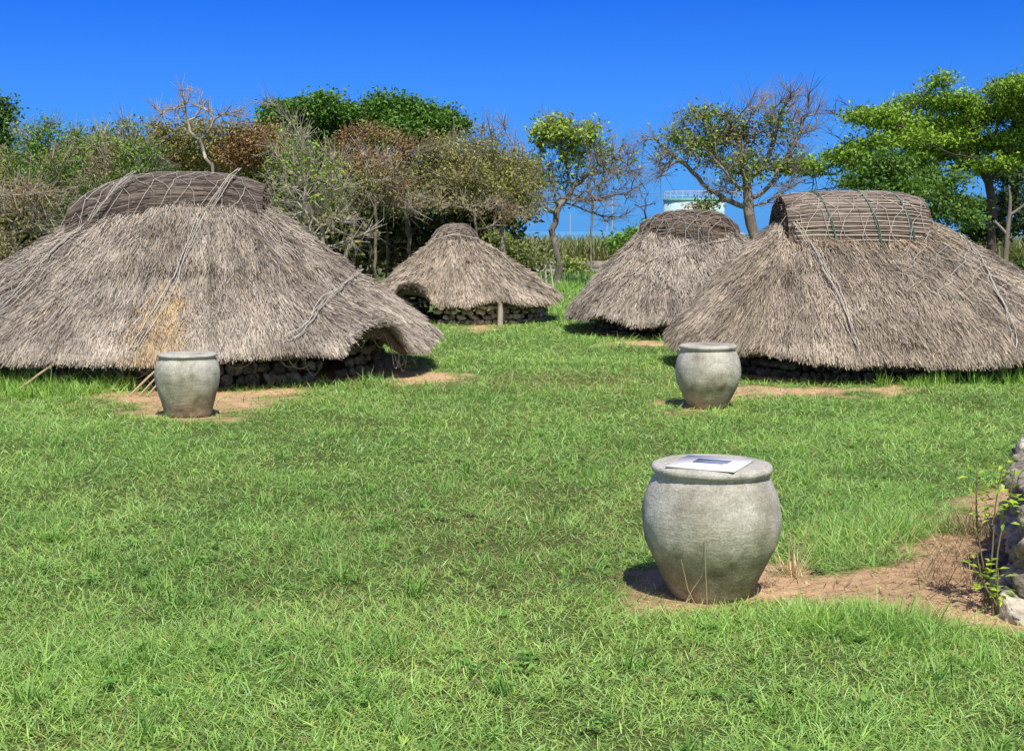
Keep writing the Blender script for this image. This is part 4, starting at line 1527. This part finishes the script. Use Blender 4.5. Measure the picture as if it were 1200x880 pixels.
tree("scrub_bush", "yellow-green low bush by the stout grey trunk of the olive tree", 44, (605, 320), [(600, 292, 16, 10, .9), (622, 302, 18, 9, .7), (585, 280, 12, 10, .9), (640, 308, 14, 8, .4)], ((.05, .075, .02), (.16, .19, .05)), natt=260, leaf_n=14, cat="bush", bark=(.22, .19, .15), browncol=TAN, brown=.25)

tree("scrub_bush", "small weedy bush in front of the lane, right of the windswept tree's foot", 60, (678, 326), [(676, 316, 12, 5, .8), (664, 312, 8, 5, .7)], ((.07, .10, .03), (.22, .27, .07)), natt=70, leaf_n=16, leaf_l=(.12, .24), cat="bush", step=.2, bark=(.3, .25, .18))
tree("scrub_bush", "small weedy bush in front of the lane, nearest the green-corded hut's left slope", 61, (738, 326), [(735, 316, 14, 4, .8), (718, 318, 8, 3, .7)], ((.07, .10, .03), (.22, .27, .07)), natt=70, leaf_n=16, leaf_l=(.12, .24), cat="bush", step=.2, bark=(.3, .25, .18))

# pale dead trunk at the right
mb = MB()
rt = at(1181, 330, 33)
root = empty("dead_tree", (rt[0], rt[1], 0), "pale bare dead trunk with two broken limbs right of the strip-bound ridge", "tree")
L_ = lambda l: np.array([at(a, b, 33) for a, b in l])
pts = np.concatenate([[[rt[0] - .05, rt[1], -.1]], L_([(1178, 315), (1180, 280), (1183, 250), (1184, 232), (1182, 217)])])
tube(mb, pts, [.075, .068, .058, .05, .036, .016], (.23, .20, .165), 8)
tube(mb, L_([(1183, 252), (1190, 248), (1198, 242), (1206, 233)]), [.04, .035, .03, .016], (.23, .20, .165), 7)
tube(mb, L_([(1180, 275), (1174, 268), (1165, 259)]), [.04, .035, .03], (.29, .25, .21), 7)
tube(mb, L_([(1170, 312), (1171, 295), (1170, 290)]), [.03, .03, .02], (.22, .19, .16), 6)
part(mb, "trunk", M_BARK, root, True)

# ------------------------------------------------------------------ far things between the huts
# cane field
mb = MB()
n = 42000
x = rng.uniform(-35, 52, n)
y = 77 + rng.random(n) ** 1.5 * 22
k = (y < 79.5) | (rng.random(n) < .7)
x, y = x[k], y[k]
n = len(x)
hh_ = rng.uniform(1.5, 2.5, n) * (.85 + .3 * vnoise(x, y, 3))
az = rng.random(n) * 2 * PI
lean = np.abs(rng.normal(.22, .16, n))
D = np.c_[np.sin(lean) * np.cos(az), np.sin(lean) * np.sin(az), np.cos(lean)]
S = nrm(np.c_[np.cos(az + 1.5), np.sin(az + 1.5) * .4, np.zeros(n)])
sag = np.c_[np.cos(az), np.sin(az), np.full(n, -.9)] * (hh_ * .22)[:, None]
c = np.array([.21, .28, .085]) * (.55 + .9 * rng.random((n, 1)))
c = np.where(rng.random((n, 1)) < .2, np.array([.36, .31, .17]), c)
low = c * .5 + np.array([.26, .20, .10])
blades(mb, np.c_[x, y, np.zeros(n)], D, S, hh_, rng.uniform(.05, .10, n), sag, low, c)
tag(mb.build("cane_field", M_GRASS), "tall green cane field beyond the clearing", "cane field", kind="stuff")

# paved lane in front of the cane, with its low kerb wall
mb = MB()
mb.add([(-40, 70.5, .012), (60, 70.5, .012), (60, 74.6, .012), (-40, 74.6, .012)], None, [[0, 1, 2, 3]], (.33, .31, .29))
tag(mb.build("road", M_CONC), "narrow pale paved lane in front of the cane field", "road", kind="structure")
mb = MB()


def box(mb, x0, x1, y0, y1, z0, z1, col):
    P_ = [(a, b, c_) for c_ in (z0, z1) for a, b in ((x0, y0), (x1, y0), (x1, y1), (x0, y1))]
    mb.add(P_, None, [[4, 5, 6, 7], [0, 1, 5, 4], [1, 2, 6, 5], [2, 3, 7, 6], [3, 0, 4, 7], [3, 2, 1, 0]], col)


for k in range(22):
    box(mb, -14 + k * 2, -12.02 + k * 2, 74.7, 74.95, -.1, .42 + .015 * rng.random(), np.array([.27, .24, .205]) * rng.uniform(.9, 1.1))
tag(mb.build("lane_wall", M_CONC), "low pale concrete wall along the lane before the cane field", "wall")

# water tank
tx, ty = at(813, 260, 125)[:2]
tank = empty("water_tank", (tx, ty, 0), "pale blue round water tank with a green rim behind the trees", "water tank")
R_, top = 2.75, at(813, 233, 125)[2]
th = np.linspace(0, 2 * PI, 49)[:-1]


def cyl(mb, r0, r1, z0, z1, col, k=48):
    a = np.arange(k)
    t_ = a * 2 * PI / k
    V = np.concatenate([np.c_[r0 * np.cos(t_) + tx, r0 * np.sin(t_) + ty, np.full(k, z0)], np.c_[r1 * np.cos(t_) + tx, r1 * np.sin(t_) + ty, np.full(k, z1)], [[tx, ty, z1]]])
    mb.add(V, np.stack([k + a, k + (a + 1) % k, np.full(k, 2 * k)], 1), np.stack([a, (a + 1) % k, k + (a + 1) % k, k + a], 1), col)


mb = MB()
cyl(mb, R_, R_, 0, top - .22, (.52, .72, .74))
part(mb, "tank_body", M_PAINT, tank, False)
mb = MB()
cyl(mb, R_ + .06, R_ + .06, top - .22, top, (.16, .42, .33))
part(mb, "rim_band", M_PAINT, tank)
mb = MB()
# white round patch painted on the curved front
aa = np.linspace(0, 2 * PI, 33)[:-1]
dx, dz = 1.5 * np.cos(aa), 1.5 * np.sin(aa)
phi0 = -PI / 2 - .12
rings = [(0.0, 0.0)]
Vp = [(tx + (R_ + .02) * math.cos(phi0), ty + (R_ + .02) * math.sin(phi0), top - 1.9)]
for f in (.33, .66, 1.0):
    for a, b in zip(dx * f, dz * f):
        Vp.append((tx + (R_ + .02) * math.cos(phi0 + a / R_), ty + (R_ + .02) * math.sin(phi0 + a / R_), top - 1.9 + b))
i = np.arange(32)
qs = np.concatenate([np.stack([1 + r * 32 + i, 1 + r * 32 + (i + 1) % 32, 1 + (r + 1) * 32 + (i + 1) % 32, 1 + (r + 1) * 32 + i], 1) for r in range(2)])
mb.add(Vp, np.stack([np.zeros(32, int), 1 + i, 1 + (i + 1) % 32], 1), qs, (.85, .87, .86))
part(mb, "round_patch", M_PAINT, tank)
mb = MB()
for zz in (.32, .64):
    tube(mb, np.c_[tx + (R_ - .05) * np.cos(np.linspace(0, 2 * PI, 49)), ty + (R_ - .05) * np.sin(np.linspace(0, 2 * PI, 49)), np.full(49, top + zz)], .018, (.75, .77, .76), 4)
tp = th[::2]
A_ = np.c_[tx + (R_ - .05) * np.cos(tp), ty + (R_ - .05) * np.sin(tp), np.full(len(tp), top)]
rods(mb, A_, A_ + np.array([0, 0, .64]), .018, .018, (.75, .77, .76), 4)
part(mb, "railing", M_PAINT, tank)

# white masts behind the cane
for px, top_y, r_, lab in ((717, 228, .055, "tallest white mast behind the cane field"), (668, 250, .045, "shorter white mast behind the windswept tree"), (711, 250, .03, "thinnest white mast just left of the tallest one")):
    a = at(px, 300, 98)
    b = at(px, top_y, 98)
    root = empty("mast", (a[0], a[1], 0), lab, "mast", "white masts behind the cane field")
    mb = MB()
    tube(mb, [(a[0], a[1], -.1), (a[0], a[1], b[2] * .5), (a[0], a[1], b[2])], [r_, r_ * .85, r_ * .6], (.55, .58, .60), 8)
    part(mb, "pole", M_PAINT, root, True)

# pale stakes at the foot of the windswept tree
for (xa, ya, xb, yb, lab) in ((641, 333, 638, 302, "left one of two pale stakes at the foot of the windswept tree"), (649, 334, 644, 304, "right one of two pale stakes leaning at the foot of the windswept tree")):
    mb = MB()
    a, b = at(xa, ya, 46), at(xb, yb, 46)
    a[2] = -.05
    tube(mb, [a, (a + b) / 2, b], [.045, .042, .035], (.50, .47, .42), 6)
    tag(mb.build("wooden_stake", M_WOOD, None, True), lab, "stake", "stakes by the windswept tree")

# ------------------------------------------------------------------ sticks leaning on the large hut
for (xa, ya, xb, yb, d_, r_, lab) in ((14, 458, 70, 418, 18.0, .017, "long pale reed leaning on the largest hut's eave at the far left"),
                                      (152, 469, 190, 424, 17.9, .016, "longest reed in the loose bundle propped behind the slimmer jar"),
                                      (163, 469, 192, 430, 17.85, .012, "thin middle reed of the loose bundle propped behind the slimmer jar"),
                                      (172, 468, 194, 436, 17.8, .012, "short reed nearest the slimmer jar in the loose bundle"),
                                      (127, 458, 141, 469, 17.6, .012, "short broken reed lying at the eave left of the slimmer jar")):
    mb = MB()
    a, b = at(xa, ya, d_), at(xb, yb, d_ + .05)
    a[2] = .01
    b[1] = a[1] + (.35 if b[2] > .2 else .1)
    tube(mb, [a, (a * .5 + b * .5) + np.array([0, 0, .01]), b], [r_, r_, r_ * .7], (.50, .40, .25), 6)
    tag(mb.build("reed", M_DRY, None, True), lab, "reed")

# ------------------------------------------------------------------ stone wall, saplings and dry weeds at the right edge
mb = MB()
for cz in range(6):
    z0 = .06 + cz * .118
    inset = cz * .03
    for yy in np.arange(7.62 + inset, 10.0 - inset, .20):
        xl = .372 * yy + .07 + inset * .9
        for xx in np.arange(xl, 5.2, .23):
            if not (xx < xl + .26 or yy < 7.95 + inset or cz == 5):
                continue
            s_ = rng.uniform(.085, .19)
            stone(mb, (xx + rng.normal(0, .03), yy + rng.normal(0, .03), z0 + rng.normal(0, .015)), (s_ * 1.2, s_ * 1.1, .07 + .03 * rng.random()), np.array([.32, .285, .235]) * rng.uniform(.4, 1.45), 3 if yy > 9 else 4, .35)
tag(mb.build("rubble_wall", M_STONE, None, True), "grey coral limestone rubble wall end cut off by the right edge", "wall")


def sapling(px, py, top_py, label, leaf_z0, nl, spread, size):
    gx, gy = ground(px, py)
    topz = at(px, top_py, gy)[2]
    root = empty("sapling", (gx, gy, 0), label, "plant", "saplings at the rubble wall")
    mb = MB()
    stems = []
    for k in range(3):
        hgt = topz * rng.uniform(.75, 1.0)
        s = np.linspace(0, 1, 8)
        pts = np.c_[gx + .03 * k + s * rng.normal(0, .06) + .015 * np.sin(s * 6 + k), gy + s * rng.normal(0, .06), s * hgt]
        tube(mb, pts, np.linspace(.007, .003, 8), (.20, .17, .09), 5)
        stems.append(pts)
    part(mb, "stem", M_BARK, root, True)
    mb = MB()
    s = leaf_z0 + (1 - leaf_z0) * rng.random(nl)
    st = rng.integers(0, 3, nl)
    P_ = np.array([[np.interp(a, np.linspace(0, 1, 8), stems[b][:, k]) for k in range(3)] for a, b in zip(s, st)])
    az = rng.random(nl) * 2 * PI
    Dl = nrm(np.c_[np.cos(az), np.sin(az), rng.normal(.25, .35, nl)])
    Nl = nrm(np.c_[rng.normal(0, .3, nl), rng.normal(0, .3, nl), np.ones(nl)])
    P_ = P_ + Dl * (rng.random(nl) * spread)[:, None]
    leaves(mb, P_, Dl, Nl, rng.uniform(.7, 1.3, nl) * size, rng.uniform(.4, .6, nl) * size, np.array([.20, .38, .04]) + np.array([.32, .28, .03]) * rng.random((nl, 1)))
    part(mb, "foliage", M_LEAF, root)


sapling(1150, 716, 540, "taller leafy sapling with bright tips against the rubble wall", .62, 95, .055, .06)
sapling(1164, 722, 655, "short leafy sapling at the foot of the rubble wall", .35, 55, .06, .06)


def stalks(name, label, cat, spots, kind=None, mat=M_DRY):
    mb = MB()
    for (px, py, n_, rad, l0, l1, wd, lean_, colr) in spots:
        gx, gy = ground(px, py)
        x_, y_ = gx + rng.normal(0, rad, n_), gy + rng.normal(0, rad, n_)
        az = rng.random(n_) * 2 * PI
        ln = np.abs(rng.normal(lean_, .3, n_))
        D = np.c_[np.sin(ln) * np.cos(az), np.sin(ln) * np.sin(az), np.cos(ln)]
        S = nrm(np.c_[np.cos(az + 1.4), np.sin(az + 1.4), np.zeros(n_)])
        L_ = rng.uniform(l0, l1, n_)
        sag = np.c_[np.cos(az), np.sin(az), np.full(n_, -1)] * (L_ * .25 * rng.random(n_))[:, None]
        blades(mb, np.c_[x_, y_, np.zeros(n_)], D, S, L_, rng.uniform(.6, 1.3, n_) * wd, sag, np.array(colr) * (.5 + .8 * rng.random((n_, 1))))
    return tag(mb.build(name, mat), label, cat, kind=kind)


STRAWC = (.85, .70, .42)
stalks("dry_grass_tuft", "pale dry grass tuft with one long stalk right of the front jar", "grass tuft", [(928, 676, 90, .04, .08, .30, .0042, .5, STRAWC), (930, 676, 9, .02, .3, .42, .004, .35, STRAWC), (905, 690, 40, .05, .06, .2, .004, .8, (.5, .38, .24))])
stalks("dry_weeds", "tangled brown dry weeds on the soil beside the rubble wall", "dry weeds",
       [(1140, 690, 200, .20, .08, .36, .005, 1.0, (.30, .20, .13)), (1115, 650, 300, .28, .05, .26, .0045, 1.15, (.36, .25, .16)), (1150, 625, 260, .16, .1, .4, .005, .8, (.33, .24, .15)), (1090, 665, 260, .25, .05, .2, .004, 1.2, (.42, .31, .2)),
        (1148, 660, 120, .22, .12, .48, .004, .95, (.50, .38, .24)), (1112, 742, 5, .10, .25, .62, .006, .2, STRAWC), (1060, 690, 150, .35, .05, .16, .004, 1.2, (.42, .31, .2)), (1010, 655, 90, .14, .05, .2, .005, .8, (.42, .36, .2))], kind="stuff")
mb = MB()
for pts in ([(818, 716), (806, 690), (798, 655)], [(829, 717), (827, 672), (826, 630)], [(800, 712), (812, 690), (823, 674)], [(884, 700), (883, 688), (879, 676)], [(930, 678), (941, 640), (952, 610), (966, 586)], [(934, 680), (938, 650), (950, 620)]):
    gx, gy = ground(*pts[0])
    P_ = np.array([at(a, b, gy - .02 - .03 * k) for k, (a, b) in enumerate(pts)])
    tube(mb, P_, np.linspace(.0035, .0015, len(P_)), (.62, .52, .33), 4)
tag(mb.build("dry_stalks", M_DRY), "thin dry stalks standing against the front jar's base", "dry weeds", kind="stuff")

# crumbs of soil and pebbles on the bare patch
mb = MB()
lx, ly = rng.uniform(.5, 4.5, 4000), rng.uniform(6.8, 9.6, 4000)
k = bare(lx, ly) > .6
for a, b in list(zip(lx[k], ly[k]))[:700]:
    s_ = .004 + .014 * rng.random() ** 5
    stone(mb, (a, b, float(zground(np.array([a]), np.array([b]))[0]) + s_ * .3), (s_, s_ * .9, s_ * .7), np.array([.62, .43, .27]) * rng.uniform(.5, 1.25), 1, .3)
tag(mb.build("gravel", M_STONE), "crumbs and pebbles on the bare orange soil", "gravel", kind="stuff")
